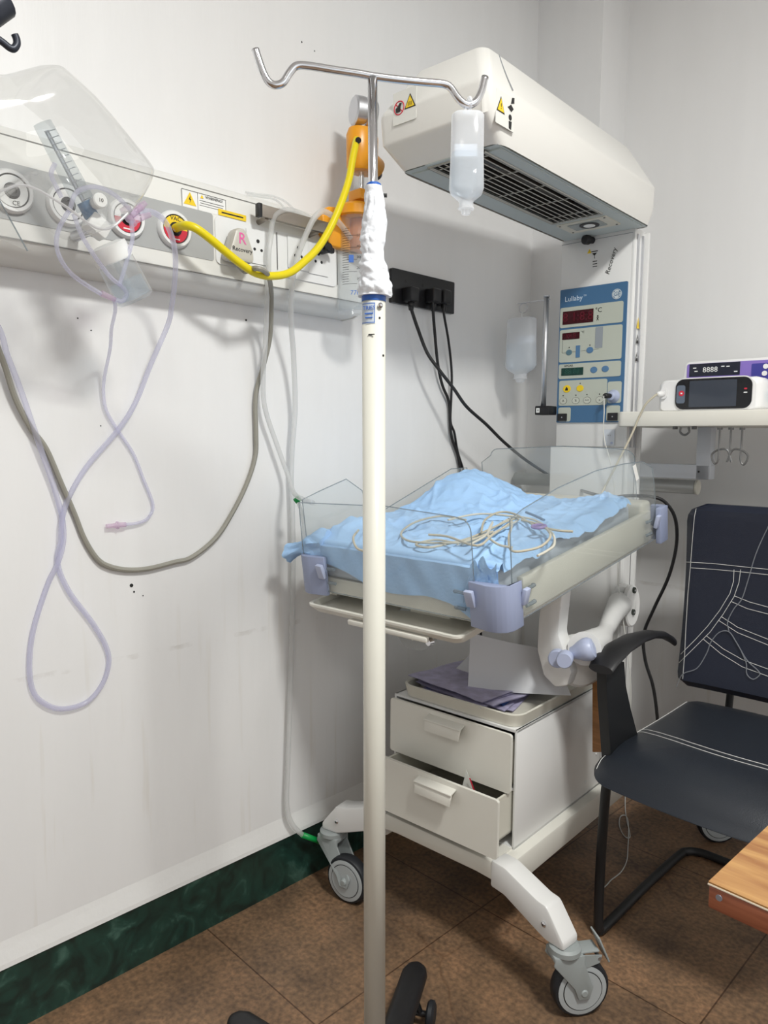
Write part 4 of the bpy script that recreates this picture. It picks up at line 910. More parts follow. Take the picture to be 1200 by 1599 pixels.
# small drip pole on the column
dp = hit(FD, 851, 640, 1, 2.0); dt = hit(FD, 854, 463, 1, 2.0)
g = G(ALU); g.cyl((dt.x, 2.0, dp.z), (dt.x, 2.0, dt.z), .0085, None, 18); g.lathe((dt.x, 2.0, dt.z-.002), Z, [(0, .0095), (.004, .0095), (.006, .008)], 18)
dpo = wobj('drip_pole', g)
kk = hit(FD, 809, 470, 1, 2.0)
g = G(ALU); g.cyl((kk.x, 2.0, dt.z-.010), (dt.x+.012, 2.0, dt.z-.010), .002, None, 8)
rc = hit(FD, 817.5, 481, 1, 2.0); g.tube([rc+V(.015*math.cos(R(a)), .001, .015*math.sin(R(a))) for a in range(0, 360, 30)], .0014, 6, 3, True)
wobj('hanger_ring', g, dpo)
g = G(BLACK, WHT); g.box((dt.x-.022, 1.985, dp.z-.016), (.372, 2.035, dp.z+.012), .003).m(1).plate((dt.x-.010, 1.9845, dp.z-.002), X, Z, .012, .014, .001, .0006).m(0).text('15', .008, (dt.x-.010, 1.9835, dp.z-.002), X, Z); wobj('clamp', g, dpo)
# fine white lead from probe socket
g = G(BLACK); g.lathe(pj+V(.0, -.02, 0), V(-.5, -.85, 0), [(0, .007), (.02, .008), (.024, .006)], 14)
tl = [pj+V(-.012, -.042, 0)]+[hit(FD, u, v, 1, 1.99) for u, v in ((944, 640), (943, 670), (945, 690), (950, 708), (957, 740), (963, 800), (965, 860), (966, 910), (971, 950), (976, 985))]+[hit(FD, u, v, 1, 2.0) for u, v in ((985, 1060), (985, 1120))]
pl = thing('temperature_probe', 'thin white sensor lead with black plug hanging from the control panel socket', 'probe', pj, FD)
obj('probe_plug', g, pl, FD); obj('lead', G(mat('white_lead', (.70, .70, .66), .5)).tube(tl, .0017, 6), pl, FD)

# ------------------------------------------------------------------ things on the bed
g = G(mat('mattress_cover', (.55, .60, .66), .5)); g.box((-.262, .022, .031), (.250, .66, .110), .012, 3)
tag(obj('mattress', g, None, FB), 'thin grey mattress under the blue sheet on the warmer bed', 'mattress')
SHEET = mat('blue_nonwoven', (.38, .60, .90), .75, bump=.25, bscale=150)
def ridge(x, y, x0, y0, ang, w, L_):
    c, s = math.cos(ang), math.sin(ang); dx, dy = x-x0, y-y0; p = dx*c+dy*s; q2 = -dx*s+dy*c
    return math.exp(-(q2/w)**2)*math.exp(-(p/L_)**2)
rds = [(random.uniform(-.28, .21), random.uniform(.02, .6), random.uniform(0, PI), random.uniform(.004, .014), random.uniform(.04, .16), random.uniform(.0015, .006)) for _ in range(90)]
def zs(x, y):
    z = .121
    z += .085*math.exp(-((x+.16)/.10)**2-((y-.52)/.13)**2)            # mound at the back left
    z += .028*math.exp(-((x+.20)/.05)**2-((y-.10)/.07)**2)+.02*math.exp(-((x+.12)/.03)**2-((y-.09)/.04)**2)
    for a in rds: z += a[5]*ridge(x, y, *a[:5])
    z += .009*(1-abs(noise.noise(V(x*7, y*9, 3.7)))*2)**3+.005*(1-abs(noise.noise(V(x*16+3, y*13, 9.2)))*2)**3+.004*noise.noise(V(x*18, y*18, 1.3))-.005+.003*noise.noise(V(x*45, y*45, 4.1))
    z += .006*(1/(1+math.exp(-(.13+.05*x-y)/.002)))                  # folded-over front layer
    return max(z, .1135)
g = G(SHEET); NX_, NY_ = 170, 200
rows = []
for j in range(NY_+1):
    row = []
    for i in range(NX_+1):
        fx = i/NX_; fy = j/NY_
        xr = .2665; x = -.2665+(xr+.2665)*fx
        if fy < .22:                                                  # front drape, tucked inside the front wall
            t = fy/.22; bot = .016+.052*(1-fx)**1.5+.010*math.sin(fx*11)-.012*math.exp(-((fx-.9)/.07)**2)
            if t < .8: z = bot+(.112-bot)*t/.8; y = .0062+.0045*(1+math.sin(x*70+z*60)*math.sin(x*23))/2+.004*t
            else:
                a = (t-.8)/.2*PI/2; y = .018+.014*(1-math.cos(a)); z = .112+(.012)*math.sin(a)
        else:
            y = .032+(fy-.22)/.78*(.600+.02*math.sin(fx*9)+.012*math.sin(fx*23)); 
            z = zs(x, y); bl = min(1, (y-.032)/.03); z = .124*(1-bl)+z*bl
            if fx > .93: k = (fx-.93)/.07; z -= (.014+.005*math.sin(y*19)+.003*math.sin(y*47))*k*k
            if y > .52 and fx > .6: z += .022*math.exp(-((fx-.9)/.12)**2-((y-.61)/.05)**2)*(1+.5*noise.noise(V(x*60, y*60, 2)))
        if fx < .04 : z = z*1
        row.append(V(x, y, z))
    rows.append(row)
g.rings(rows, False, False)
# sleeve of sheet spilling over the front-left corner
tl_ = []
for j in range(26):
    t = j/25; r_ = .033+.008*math.sin(t*7)-.010*t
    c = V(-.225-.110*t, .040-.032*t, .112-.006*t-.022*t*t); rr_ = []
    for i in range(26):
        a = 2*PI*i/26; k = 1+.22*noise.noise(V(math.cos(a)*2, math.sin(a)*2, t*4))+.12*math.sin(5*a+t*4)
        rr_.append(c+V(0, math.cos(a)*r_*k*.9, math.sin(a)*r_*k*.85))
    tl_.append(rr_)
g.rings(tl_, True, True)
bmesh.ops.solidify(g.bm, geom=[], thickness=0)
for k in range(2):
    fp = [[V(.225+.040*i/8-.02*k+.03*(j/8)*(1-i/8)*-1, .0075+.010*(j/8)*(i/8)+.003*math.sin(i+j), .128-.105*(j/8)*(1-.35*i/8)+.012*math.sin(i*.8)-.01*k) for i in range(9)] for j in range(9)]
    g.rings(fp, False, False)
tag(obj('disposable_sheet', g, None, FB, recalc=False), 'crumpled light blue disposable sheet spread over the warmer bed', 'sheet')
# bundle of coiled leads on the sheet
cb_ = thing('sensor_cable_bundle', 'tangled bundle of beige sensor cables lying on the blue sheet', 'cable', (.05, .3, .13), FB)
def bz(u, v, z=.14): p = hit(FB, u, v, 2, z); return V(p.x, p.y, max(z, zs(p.x, p.y)+.006 if abs(p.x) < .26 else z))
loops = [[(715, 852), (740, 840), (770, 825), (800, 808), (810, 812), (780, 828), (750, 842), (722, 850)],
         [(712, 848), (680, 843), (650, 850), (670, 855), (705, 848), (740, 838), (790, 815), (812, 808)],
         [(728, 812), (690, 806), (650, 815), (627, 832), (640, 845), (690, 848), (730, 845), (770, 830)],
         [(700, 812), (745, 803), (790, 805), (835, 812), (862, 832), (866, 850), (855, 860), (840, 868)],
         [(752, 830), (758, 812), (780, 800), (805, 803), (835, 820), (870, 828), (895, 830)],
         [(800, 820), (795, 840), (800, 860), (830, 858), (850, 850), (860, 835), (845, 820), (815, 812)],
         [(735, 850), (760, 835), (770, 815), (762, 835), (778, 850), (800, 855)],
         [(560, 828), (552, 840), (558, 856), (575, 862)],
         [(670, 835), (700, 838), (745, 852), (770, 835), (800, 815)]]
for k, lp_ in enumerate(loops):
    obj('lead', G(CORDB if k % 3 else mat('pale_cord', (.60, .58, .50), .45)).tube([bz(u, v, .133+.003*k) for u, v in lp_], .0026, 8), cb_, FB)
g = G(mat('purple_clip', (.30, .20, .48), .4), BLUEB); c = bz(842, 822, .15)
g.tube([c+V(.014*math.cos(R(a)), .014*math.sin(R(a)), 0) for a in range(0, 360, 40)], .0035, 8, 3, True).m(1).tube([bz(822, 800, .15), bz(835, 805, .15), bz(850, 812, .15)], .003); obj('sensor_clip', g, cb_, FB)
# ------------------------------------------------------------------ papers on the tray
random.seed(11)
lv = mat('printed_lilac_paper', (.52, .49, .68), .7, var=.55, vscale=34, bump=.6, bscale=40); wp = mat('white_paper', (.66, .67, .70), .6)
z = .562
for k in range(9):
    cx, cy = .478+random.uniform(-.022, .022), 1.505+random.uniform(-.02, .02); a = R(random.uniform(-16, 16)); th_ = random.choice((.001, .0015, .002))
    hw_, hh_ = random.uniform(.105, .13), random.uniform(.12, .135)
    m_ = [lv, wp, lv, mat('blue_printed_paper', (.06, .14, .40), .6), lv, wp, lv, lv, lv][k]
    rows = []
    for j in range(13):
        rows.append([])
        for i in range(13):
            px_, py_ = (i/6-1)*hw_, (j/6-1)*hh_
            zz = .004*noise.noise(V(px_*16, py_*16, k*.3))+.006*max(0, -py_/hh_-.6)*noise.noise(V(px_*30, 1, k))+.004
            rows[-1].append(V(cx+px_*math.cos(a)-py_*math.sin(a), cy+px_*math.sin(a)+py_*math.cos(a), z+zz))
    g = G(m_); g.rings(rows, False, False)
    lo = [[p-Z*th_ for p in r_] for r_ in rows]; g.rings(lo, False, False)
    z += th_+.0019
    if k == 8:  cy += .1
    o = obj('paper_sheaf', g, None, FD, recalc=False)
    tag(o, ['lilac printed sheaf at the bottom of the heap in the cabinet tray', 'white sheet second from the bottom of the heap in the cabinet tray', 'lilac sheaf third from the bottom of the tray heap', 'blue printed folder in the lower middle of the tray heap', 'lilac sheaf just above the blue folder in the tray', 'white sheet in the upper middle of the tray heap', 'crumpled lilac sheaf above the upper white sheet in the tray', 'crumpled lilac sheaf second from the top of the tray heap', 'topmost crumpled lilac sheaf of the heap in the cabinet tray'][k], 'paper', 'papers heaped on the cabinet tray')
g = G(mat('white_sheet_paper', (.62, .63, .66), .6))
for off in (0, .0012):
    p0, p1, p2, p3_ = [hit(FD, u, v, 1, b) for u, v, b in ((735, 988, 1.43), (864, 1015, 1.56), (892, 1086, 1.54), (731, 1074, 1.41))]
    rows = []
    for j in range(9):
        t = j/8; rows.append([lerp(lerp(p0, p1, i/8), lerp(p3_, p2, i/8), t)+Y*(off-.012*math.sin(PI*i/8)) for i in range(9)])
    g.rings(rows, False, False)
tag(obj('paper_sheet', g, None, FD, recalc=False), 'large plain grey-white sheet of paper propped upright in front of the bracket', 'paper')
g = G(wp); q = [hit(FD, u, v, 1, b) for u, v, b in ((698, 1058, 1.50), (742, 1014, 1.52), (746, 1068, 1.49), (716, 1068, 1.49))]
g.prism(q, Y, .001); tag(obj('paper_slip', g, None, FD), 'small slanted paper slip poking out left of the big sheet', 'paper')

# ------------------------------------------------------------------ drip bottles
def bottle(name, label, top, Hh, Wd, Dp, F, xd, group=None):
    t = thing(name, label, 'drip bottle', top-Z*Hh, F)
    n = 28
    def sec(z, w_, d_, p=3.2):
        out_ = []
        for j in range(n):
            a = 2*PI*j/n; c_, s_ = math.cos(a), math.sin(a)
            rr2 = (abs(c_)**p+abs(s_)**p)**(-1/p)
            out_.append(top-Z*z+xd*(c_*rr2*w_)+Z.cross(xd)*(s_*rr2*d_))
        return out_
    w2, d2 = Wd/2, Dp/2
    prof_ = [(.0, .55, .5), (.012, .86, .85), (.035, .98, .98), (.40, 1, 1), (.74, 1.06, 1), (.80, .95, .92), (.86, .50, .6), (.88, .44, .5), (.93, .44, .55), (.935, .50, .6), (.945, .50, .6), (.95, .34, .4), (.985, .28, .34), (1.0, .22, .28)]
    g = G(BOTT); g.rings([sec(f*Hh, w2*a, d2*b_, 3.2 if f < .8 else 2.2) for f, a, b_ in prof_], True); obj('body', g, t, F)
    g = G(LIQ); g.rings([sec(f*Hh, w2*a*.94, d2*b_*.92) for f, a, b_ in ((.40, 1, 1), (.74, 1.05, 1), (.80, .9, .9))], True); obj('liquid', g, t, F)
    g = G(mat('faint_label', (.80, .84, .90), .5)); g.rings([[top-Z*z2+xd*(w2*.7*s2)-Z.cross(xd)*(-d2*1.01) for s2 in (-1, 1)] for z2 in (Hh*.26, Hh*.38)], False, False); obj('label_patch', g, t, F, recalc=False)
    return t
# drip stand
pb = CAM+(fw+rt*((586-600)/FPX))*1.15; pb.z = 0
R2 = V(rt.x, rt.y, 0).normalized(); F2 = V(fw.x, fw.y, 0).normalized()
def PO(z): return pb+R2*(.008-.0155*z/1.8)+Z*z
ds = thing('drip_stand', 'cream drip stand with chrome double hook in the foreground', 'drip stand', PO(0))
D = (R2*.98+F2*.2).normalized(); ND = D.cross(Z).normalized()
def DP(u, v):
    d = fw+rt*((u-600)/FPX)-up*((v-799.5)/FPX); o = PO(1.75); return CAM+d*((o-CAM).dot(ND)/d.dot(ND))
zc_ = DP(598, 468).z
obj('lower_post', G(POST).cyl(PO(.10), PO(zc_), .0178, None, 32), ds)
obj('collar', G(BLUEC, CHROME).lathe(PO(zc_-.004), Z, [(0, .0185), (.022, .0185), (.026, .015)], 28).m(1).lathe(PO(zc_-.012)+(R2*.5-F2*.87)*.017, R2*.5-F2*.87, [(0, .004), (.004, .004), (.006, .002)], 12), ds, label='blue plastic collar')
g = G(mat('silver_label', (.55, .62, .70), .4), BLUI)
lc = PO(zc_-.023)
def cylpatch(c, r, a0, a1, z0, z1, n=10):
    return [[c+(R2*math.sin(R(a0+(a1-a0)*k/n))-F2*math.cos(R(a0+(a1-a0)*k/n)))*r+Z*z for k in range(n+1)] for z in (z0, z1)]
g.rings(cylpatch(lc, .0181, -75, 8, -.016, .016), False, False).m(1)
for z0, z1 in ((-.0145, -.0135), (.0135, .0145)): g.rings(cylpatch(lc, .0183, -70, 4, z0, z1), False, False)
g.rings(cylpatch(lc, .0183, 3, 6, -.0145, .0145), False, False)
dn = (-F2-R2*.42).normalized(); dtt = Z.cross(dn)*1
g.text('TRIES', .0085, lc+dn*.0186+Z*.007, dtt, Z).plate(lc+dn*.0183-Z*.001, dtt, Z, .014, .0022, .0003, .0004).plate(lc+dn*.0183-Z*.007, dtt, Z, .012, .002, .0003, .0004)
obj('label_plate', g, ds, recalc=False)
ct_ = DP(582, 121)
obj('chrome_rod', G(CHROME).cyl(PO(zc_-.01), ct_, .0072, None, 20), ds)
hk = [(399, 77), (404, 93), (412, 115), (420, 128), (430, 133), (442, 129), (452, 114), (463, 103), (482, 103), (520, 109), (560, 115), (582, 119), (620, 124), (660, 128), (692, 131), (704, 137), (714, 151), (724, 161), (733, 164), (744, 158), (752, 143), (758, 120)]
obj('double_hook', G(CHROME).tube([DP(*p) for p in hk], .0056, 14, 5), ds)
# wrapped cloth around the joint
g = G(CLOTHW); zt = DP(582, 292).z; rs = []
def wrap_r(t):
    K = [(0, .0235), (.06, .0240), (.20, .0200), (.40, .0155), (.55, .0180), (.68, .0175), (.82, .0145), (1, .0120)]
    for (a, ra), (b_, rb) in zip(K, K[1:]):
        if t <= b_: f = (t-a)/(b_-a); f = f*f*(3-2*f); return ra+(rb-ra)*f
    return K[-1][1]
for j in range(110):
    t = j/109; z = zc_+.004+(zt-zc_-.004)*t; rr_ = []
    for i in range(64):
        a = 2*PI*i/64; ca, sa = math.cos(a), math.sin(a)
        cr = abs(noise.noise(V(ca*1.6, sa*1.6, t*11+1.2*math.sin(a+t*5))))
        c2 = abs(noise.noise(V(ca*4+7, sa*4, t*26+2.5*math.sin(a))))
        rr_.append(PO(z)+V(ca, sa, 0)*(wrap_r(t)*(.97+.24*cr+.05*c2+.06*abs(math.sin(t*21+a*.5+math.sin(t*13))))+.0018*math.sin(a*1+t*9)))
    rs.append(rr_)
g.rings(rs, True); obj('cloth_wrap', g, ds, label='white cloth strip wound round the joint')
obj('wrap_knot', G(BLUEC, INK).lathe(PO(zt-.004), Z, [(0, .0115), (.008, .011), (.010, .008)], 20).m(1).disc(PO(zt-.012)+R2*.014, R2, .003, .006, 8), ds)
obj('post_marks', G(INK).plate(PO(zc_-.055)+dn*.0179+dtt*.004, dtt, Z, .010, .0016, .0005, .0006).plate(PO(zc_-.085)+(R2*.8-F2*.6)*.0178, R2*.6+F2*.8, Z, .004, .003, .001, .0005).plate(PO(zc_-.030)+(R2*.5-F2*.87)*.0178, R2*.87+F2*.5, Z, .003, .003, .001, .0005), ds)
obj('hub', G(BLACK).lathe(PO(.065), Z, [(0, .035), (.03, .038), (.06, .028), (.075, .022)], 28), ds)
tips = [hit(FW, 652, 1501, 2, .085), hit(FW, 364, 1582, 2, .085)]
a_r = math.atan2(tips[0].y-pb.y, tips[0].x-pb.x); a_l = math.atan2(tips[1].y-pb.y, tips[1].x-pb.x)
lenr = (V(tips[0].x, tips[0].y, 0)-V(pb.x, pb.y, 0)).length; lenl = (V(tips[1].x, tips[1].y, 0)-V(pb.x, pb.y, 0)).length
angs = [(a_r, lenr), (a_l, lenl)]
step = (2*PI-abs((a_l-a_r) % (2*PI)))/4
for k in range(1, 4): angs.append((a_l+k*step, (lenr+lenl)/2))
for a, Ln in angs:
    d = V(math.cos(a), math.sin(a), 0); c = V(pb.x, pb.y, 0)
    lg = G(BLACK); rs = []
    pn = V(-d.y, d.x, 0)
    for t, hw_, z0, z1 in ((.05, .026, .070, .120), (.35, .027, .062, .112), (.75, .028, .056, .098), (.93, .028, .054, .094), (.985, .022, .056, .088), (1.01, .012, .060, .082)):
        p = c+d*(Ln*t); rs.append([p+pn*(hw_*math.cos(R(q)))+Z*((z0+z1)/2+(z1-z0)/2*math.sin(R(q))) for q in range(0, 360, 20)])
    lg.rings(rs, True); lo = obj('leg', lg, ds)
    g = G(RUBB, BLACK); axw = -pn; wc_ = c+d*(Ln*.80)+Z*.028+axw*.024
    for s in (-1, 1): g.m(0).lathe(wc_+axw*(s*.014), axw*s, [(0, .024), (.004, .028), (.012, .028), (.016, .022)], 24)
    g.m(1).cyl(wc_-axw*.012, wc_+axw*.012, .006).cyl(wc_, wc_+Z*.04-axw*.015, .006)
    obj('castor', g, lo)
# large bottle on the hook
bt = DP(731, 176)
big = bottle('drip_bottle', 'milky plastic drip bottle hanging from the chrome hook of the drip stand', bt, .150, .050, .034, FW, R2)
hb_ = DP(733, 164)
obj('hanging_strap', G(BOTT, WHT).tube([bt+Z*-.002, bt+Z*.006+D*.003, hb_+Z*.004+ND*.008, hb_+Z*.010, hb_+Z*.003-ND*.008, bt+Z*.004-D*.004, bt-Z*.002-D*.006], .0026, 8), big, FW)
# small bottle near the column
sb_ = hit(FD, 815.5, 496, 1, 2.0)
sbt = bottle('drip_bottle', 'milky half-full drip bottle hanging from a ring beside the warmer column', sb_, .205, .098, .055, FD, X)
obj('hanging_loop', G(WHT).tube([sb_, sb_+Z*.015, V(rc.x, 2.0, rc.z-.014)], .001, 6), sbt, FD)

# ------------------------------------------------------------------ monitors on the shelf
MF = 1.99
m0, m1 = hit(FD, 1026, 641, 1, MF), hit(FD, 1190, 590, 1, MF)
mo = thing('pulse_oximeter', 'white monitor with a wide black touch screen on the shelf', 'monitor', ((m0.x+m1.x)/2, MF+.05, sz1), FD)
zt_ = hit(FD, 1110, 590, 1, MF).z
g = G(mat('monitor_white', (.82, .82, .82), .35))
rs = []
for dy, ins, zi in ((0, .012, .006), (.008, .003, .002), (.02, 0, 0), (.09, 0, .0), (.11, .006, .004)):
    cx = (m0.x+m1.x)/2; wd = (m1.x-m0.x)/2-ins; z0_, z1_ = sz1+.001+zi*.2, zt_-zi
    pts = []
    for sx_, sz_, a0 in ((1, 1, 0), (-1, 1, 90), (-1, -1, 180), (1, -1, 270)):
        r_ = .018 if sz_ > 0 else .010
        for k in range(6): a = R(a0+90*k/5); pts.append(V(cx+sx_*(wd-r_)+r_*math.cos(a)*1, MF+dy, (z1_+z0_)/2+sz_*((z1_-z0_)/2-r_)+r_*math.sin(a)))
    rs.append(pts)
g.rings(rs, True); obj('casing', g, mo, FD)
b0_, b1_ = hit(FD, 1055, 640, 1, MF), hit(FD, 1177, 589, 1, MF)
bc = V((b0_.x+b1_.x)/2, MF-.001, (hit(FD, 1110, 590, 1, MF).z+hit(FD, 1110, 639, 1, MF).z)/2)
bw, bh = b1_.x-b0_.x, hit(FD, 1110, 591, 1, MF).z-hit(FD, 1110, 639, 1, MF).z
g = G(WHT); g.plate(bc+Y*.002, X, Z, bw+.006, bh+.006, .024, .003); g.mats[0] = mat('monitor_white'); obj('bezel_ring', g, mo, FD)
g = G(mat('black_glass', (.008, .009, .012), .06)); g.plate(bc, X, Z, bw, bh, .022, .003); sc_ = obj('front_glass', g, mo, FD)
g = G(mat('screen_glass', (.045, .055, .075), .05)); g.plate(bc+V(-.006*0, -.003, 0), X, Z, bw*.62, bh*.86, .001, .0008); obj('screen', g, mo, FD)
g = G(REDI, WHT, mat('stylised_grey', (.12, .15, .20), .3)); g.m(2).plate(bc+V(-bw*.425, -.0031, 0), X, Z, bw*.12, bh*.6, .006, .0006).m(0).disc(bc+V(-bw*.415, -.0036, bh*.03), -Y, .0075, .0008, 16).m(1).obox(bc+V(-bw*.415, -.0046, bh*.03), X, Z, .005, .004, .0005); obj('power_button', g, mo, FD); g = G(REDI, WHT)
g.m(0).plate(bc+V(bw*.42, -.0031, bh*.12), X, Z, .007, .004, .001, .0006).m(1).plate(bc+V(bw*.42, -.0031, -bh*.0), X, Z, .009, .003, .001, .0006); obj('indicator', g, mo, FD)
cn = hit(FD, 1037, 615, 1, MF-.003)
g = G(mat('monitor_white')); g.plate(cn+Y*.002, X, Z, .018, .028, .008, .006).lathe(cn, V(-.6, -.8, -.1), [(0, .009), (.016, .008), (.022, .005)], 16); obj('cable_connector', g, mo, FD)
g = G(REDI); g.plate(cn+V(0, -.0045, .004), X, Z, .0015, .008, .0005, .0006); obj('connector_mark', g, mo, FD)
cc_ = [cn+V(-.012, -.015, -.001)]+[hit(FD, u, v, 1, b) for u, v, b in ((1022, 619, 1.95), (1010, 630, 1.935), (1000, 648, 1.93), (990, 672, 1.92), (978, 697, 1.90), (962, 728, 1.87), (948, 755, 1.83), (938, 775, 1.79), (925, 800, 1.74), (912, 822, 1.65), (905, 832, 1.60))]
obj('sensor_cord', G(CORDB).tube(cc_, .003, 8), mo, FD)
# infusion pump behind it
IF = 2.125
i0, i1 = hit(FD, 1068, 600, 1, IF), hit(FD, 1073, 567, 1, IF)
ip = thing('infusion_pump', 'white and purple infusion pump standing behind the touch screen monitor', 'pump', (i0.x+.14, IF+.05, sz1), FD)
g = G(mat('monitor_white')); zt2 = i1.z+.003
g.prism([V(i0.x-.004, IF, sz1+.001), V(i0.x-.004, IF, i0.z), V(i1.x-.002, IF, zt2-.006), V(i1.x+.006, IF, zt2), V(i1.x+.33, IF, zt2), V(i1.x+.33, IF, sz1+.001)], Y, .13, .003); obj('casing', g, ip, FD)
def I_(u, v): return hit(FD, u, v, 1, IF-.001)
pz0 = I_(1130, 588).z
def ipl(name, u0, v0, u1, v1, m, r, t, lift=.0):
    a, b_ = I_(u0, v0), I_(u1, v1); c = (a+b_)/2; c.y = IF-lift; 
    return obj(name, G(m).plate(c, X, Z, abs(b_.x-a.x), abs(a.z-b_.z), r, t), ip, FD)
PUR = mat('purple_panel', (.25, .17, .55), .4); PURD = mat('deep_blue_panel', (.05, .05, .30), .4)
ipl('purple_face', 1074, 569, 1204, 604, PUR, .006, .002); ipl('key_field', 1175, 568, 1225, 604, PURD, .003, .001, .002)
ipl('readout', 1078, 569, 1156, 585, mat('readout_black', (.012, .015, .03), .2), .001, .001, .002)
g = G(WHT); c = I_(1110, 577.5); c.y = IF-.0035; g.text('8888', .021, c, X, Z, .0006)
for u, v in ((1086, 575), (1088, 580), (1130, 572), (1138, 572), (1150, 580)): c = I_(u, v); c.y = IF-.0035; g.plate(c, X, Z, .009, .003, .0005, .0005)
obj('display_figures', g, ip, FD)
for u, v in ((1197, 572), (1195, 583), (1194, 594)): c = I_(u, v); c.y = IF-.0035; obj('pump_key', G(WHT).disc(c, -Y, .007, .0008, 14), ip, FD)
g = G(mat('pump_teal', (.10, .25, .38), .4)); c = I_(1215, 618); g.plate(V(c.x, IF, c.z), X, Z, .10, .028, .002, .002); obj('lower_strip', g, ip, FD)

# ------------------------------------------------------------------ office chair
CT = R(2.1)
CX0 = .700
ch = thing('visitor_chair', 'black leatherette cantilever chair with white stitching right of the warmer', 'chair', (.95, 1.8, 0))
LEA = mat('black_leatherette', (.018, .022, .030), .36, bump=.14, bscale=420)
LEAN = mat('navy_leatherette', (.014, .018, .034), .38, bump=.12, bscale=420)
FRM = mat('black_tube_frame', (.010, .011, .013), .45)
STI = mat('white_stitching', (.72, .72, .70), .6)
SW = .50
def CP(x, y, z): return V(CX0+x+.0*y, y, z)
# seat: rounded cushion, front at y=1.50, rear at 2.04
def seat_top(fx, fy):   # fx 0..1 across, fy 0..1 front..rear
    z = .500+.012*math.cos((fx-.5)*PI)-.02*math.sin(PI*min(1, fy*1.2))*.6
    e = .055
    if fy < .22: z -= .085*(1-fy/.22)**2.2
    return z
SL, SY0 = .555, 1.492
def sz(x, y, z):
    fy = (y-SY0)/SL; fx = x/SW
    if z > .44: z -= (.052*max(0, 1-fy/.26)**2.0)*min(1, (z-.44)/.05)
    return z+(.010*math.sin(PI*max(0, min(1, fx)))-.006*math.sin(PI*max(0, min(1, fy))))*(1 if z > .47 else 0)
def srect(ins, z, r):
    out_ = []
    xa, xb, ya2, yb4 = ins, SW-ins, SY0+ins, SY0+SL-ins; r = max(.004, r-ins)
    def seg(x, y):
        bow = -.022*math.sin(PI*max(0, min(1, x/SW)))*max(0, 1-(y-SY0)/SL)
        out_.append(CP(x, y+bow, sz(x, y, z)))
    for (cx, cy, a0), (ex, ey) in zip(((xb-r, yb4-r, 0), (xa+r, yb4-r, 90), (xa+r, ya2+r, 180), (xb-r, ya2+r, 270)), ((0, 1), (1, 0), (0, 1), (1, 0))):
        for k in range(8): a = R(a0+90*k/7); seg(cx+r*math.cos(a), cy+r*math.sin(a))
        nx_ = [(xa+r, yb4), (xa, ya2+r), (xb-r, ya2), (xb, yb4-r)][a0//90]; x0_, y0_ = cx+r*math.cos(R(a0+90)), cy+r*math.sin(R(a0+90))
        for k in range(1, 12): t = k/12; seg(x0_+(nx_[0]-x0_)*t, y0_+(nx_[1]-y0_)*t)
    return out_
g = G(LEA)
g.rings([srect(.05, .432, .06), srect(.012, .433, .06), srect(.002, .440, .06), srect(0, .452, .06), srect(0, .470, .06), srect(.006, .486, .06), srect(.018, .498, .06), srect(.04, .506, .06), srect(.08, .511, .06), srect(.13, .514, .06), srect(.19, .515, .06), srect(.235, .515, .06)], True)
for f in g.bm.faces: f.smooth = True
from mathutils.bvhtree import BVHTree
bmesh.ops.recalc_face_normals(g.bm, faces=g.bm.faces[:])
sbvh = BVHTree.FromBMesh(g.bm)
seat = obj('seat', g, ch)
def st(x, y):
    h_ = sbvh.ray_cast(CP(x, y, .8), -Z)[0]
    return (h_ if h_ else CP(x, y, .49))+Z*.0006
g = G(STI)
for off in (0, .022): g.tube([st(.022+(SW-.044)*t, 1.705+off-.05*math.sin(PI*t)) for t in [k/24 for k in range(25)]], .0008, 5, 2)
g.tube([CP(-.001, SY0+.055, .435)]+[st(.022 if t > .08 else .014, SY0+.03+.50*t) for t in [k/24 for k in range(25)]], .0009, 5, 2)
obj('stitching', g, seat)
# backrest
BY = 2.052
bz0, bz1 = .528, 1.045
g = G(LEAN, LEA)
def bk(x, z, side):
    f = (z-bz0)/(bz1-bz0); y = BY+.045*f+.02*math.sin(PI*f)
    w_ = (x/SW-.5)*2; y -= .018*w_*w_
    return CP(x, y+(.0 if side == 0 else .045), z)
def edgeround(x, z, r=.045):
    return x, z
NU, NV = 28, 30; F_, B_ = [], []
for j in range(NV+1):
    z = bz0+(bz1-bz0)*j/NV; xl = -.030-.012*((z-bz0)/(bz1-bz0)); xr2 = SW-xl-.02
    cr = .05; zt3 = z
    inset = 0
    if z > bz1-cr: k = (z-(bz1-cr))/cr; inset = cr*(1-math.sqrt(max(0, 1-k*k)))
    if z < bz0+.03: k = ((bz0+.03)-z)/.03; inset = max(inset, .03*(1-math.sqrt(max(0, 1-k*k))))
    fr, bk_ = [], []
    for i in range(NU+1):
        fx = i/NU; x = xl+inset+(xr2-xl-2*inset)*fx
        p = bk(x, z, 0); q_ = bk(x, z, 1)
        e = min(x-xl-inset, xr2-inset-x, (bz1-z)*1.0, (z-bz0)*1.0); 
        d_ = .018*(1-math.sqrt(max(0, 1-(max(0, .025-e)/.025)**2)))
        fr.append(p+Y*d_); bk_.append(q_-Y*d_*.6)
    F_.append(fr); B_.append(bk_)
g.rings(F_, False, False); g.m(1); g.rings(B_, False, False)
pf = F_[0]+[r_[-1] for r_ in F_[1:]]+F_[-1][-2::-1]+[r_[0] for r_ in F_[-2:0:-1]]
pbk = B_[0]+[r_[-1] for r_ in B_[1:]]+B_[-1][-2::-1]+[r_[0] for r_ in B_[-2:0:-1]]
g.rings([pf, pbk], False, True)
bmesh.ops.remove_doubles(g.bm, verts=g.bm.verts[:], dist=.0004)
bbvh = BVHTree.FromBMesh(g.bm)
back = obj('backrest', g, ch)
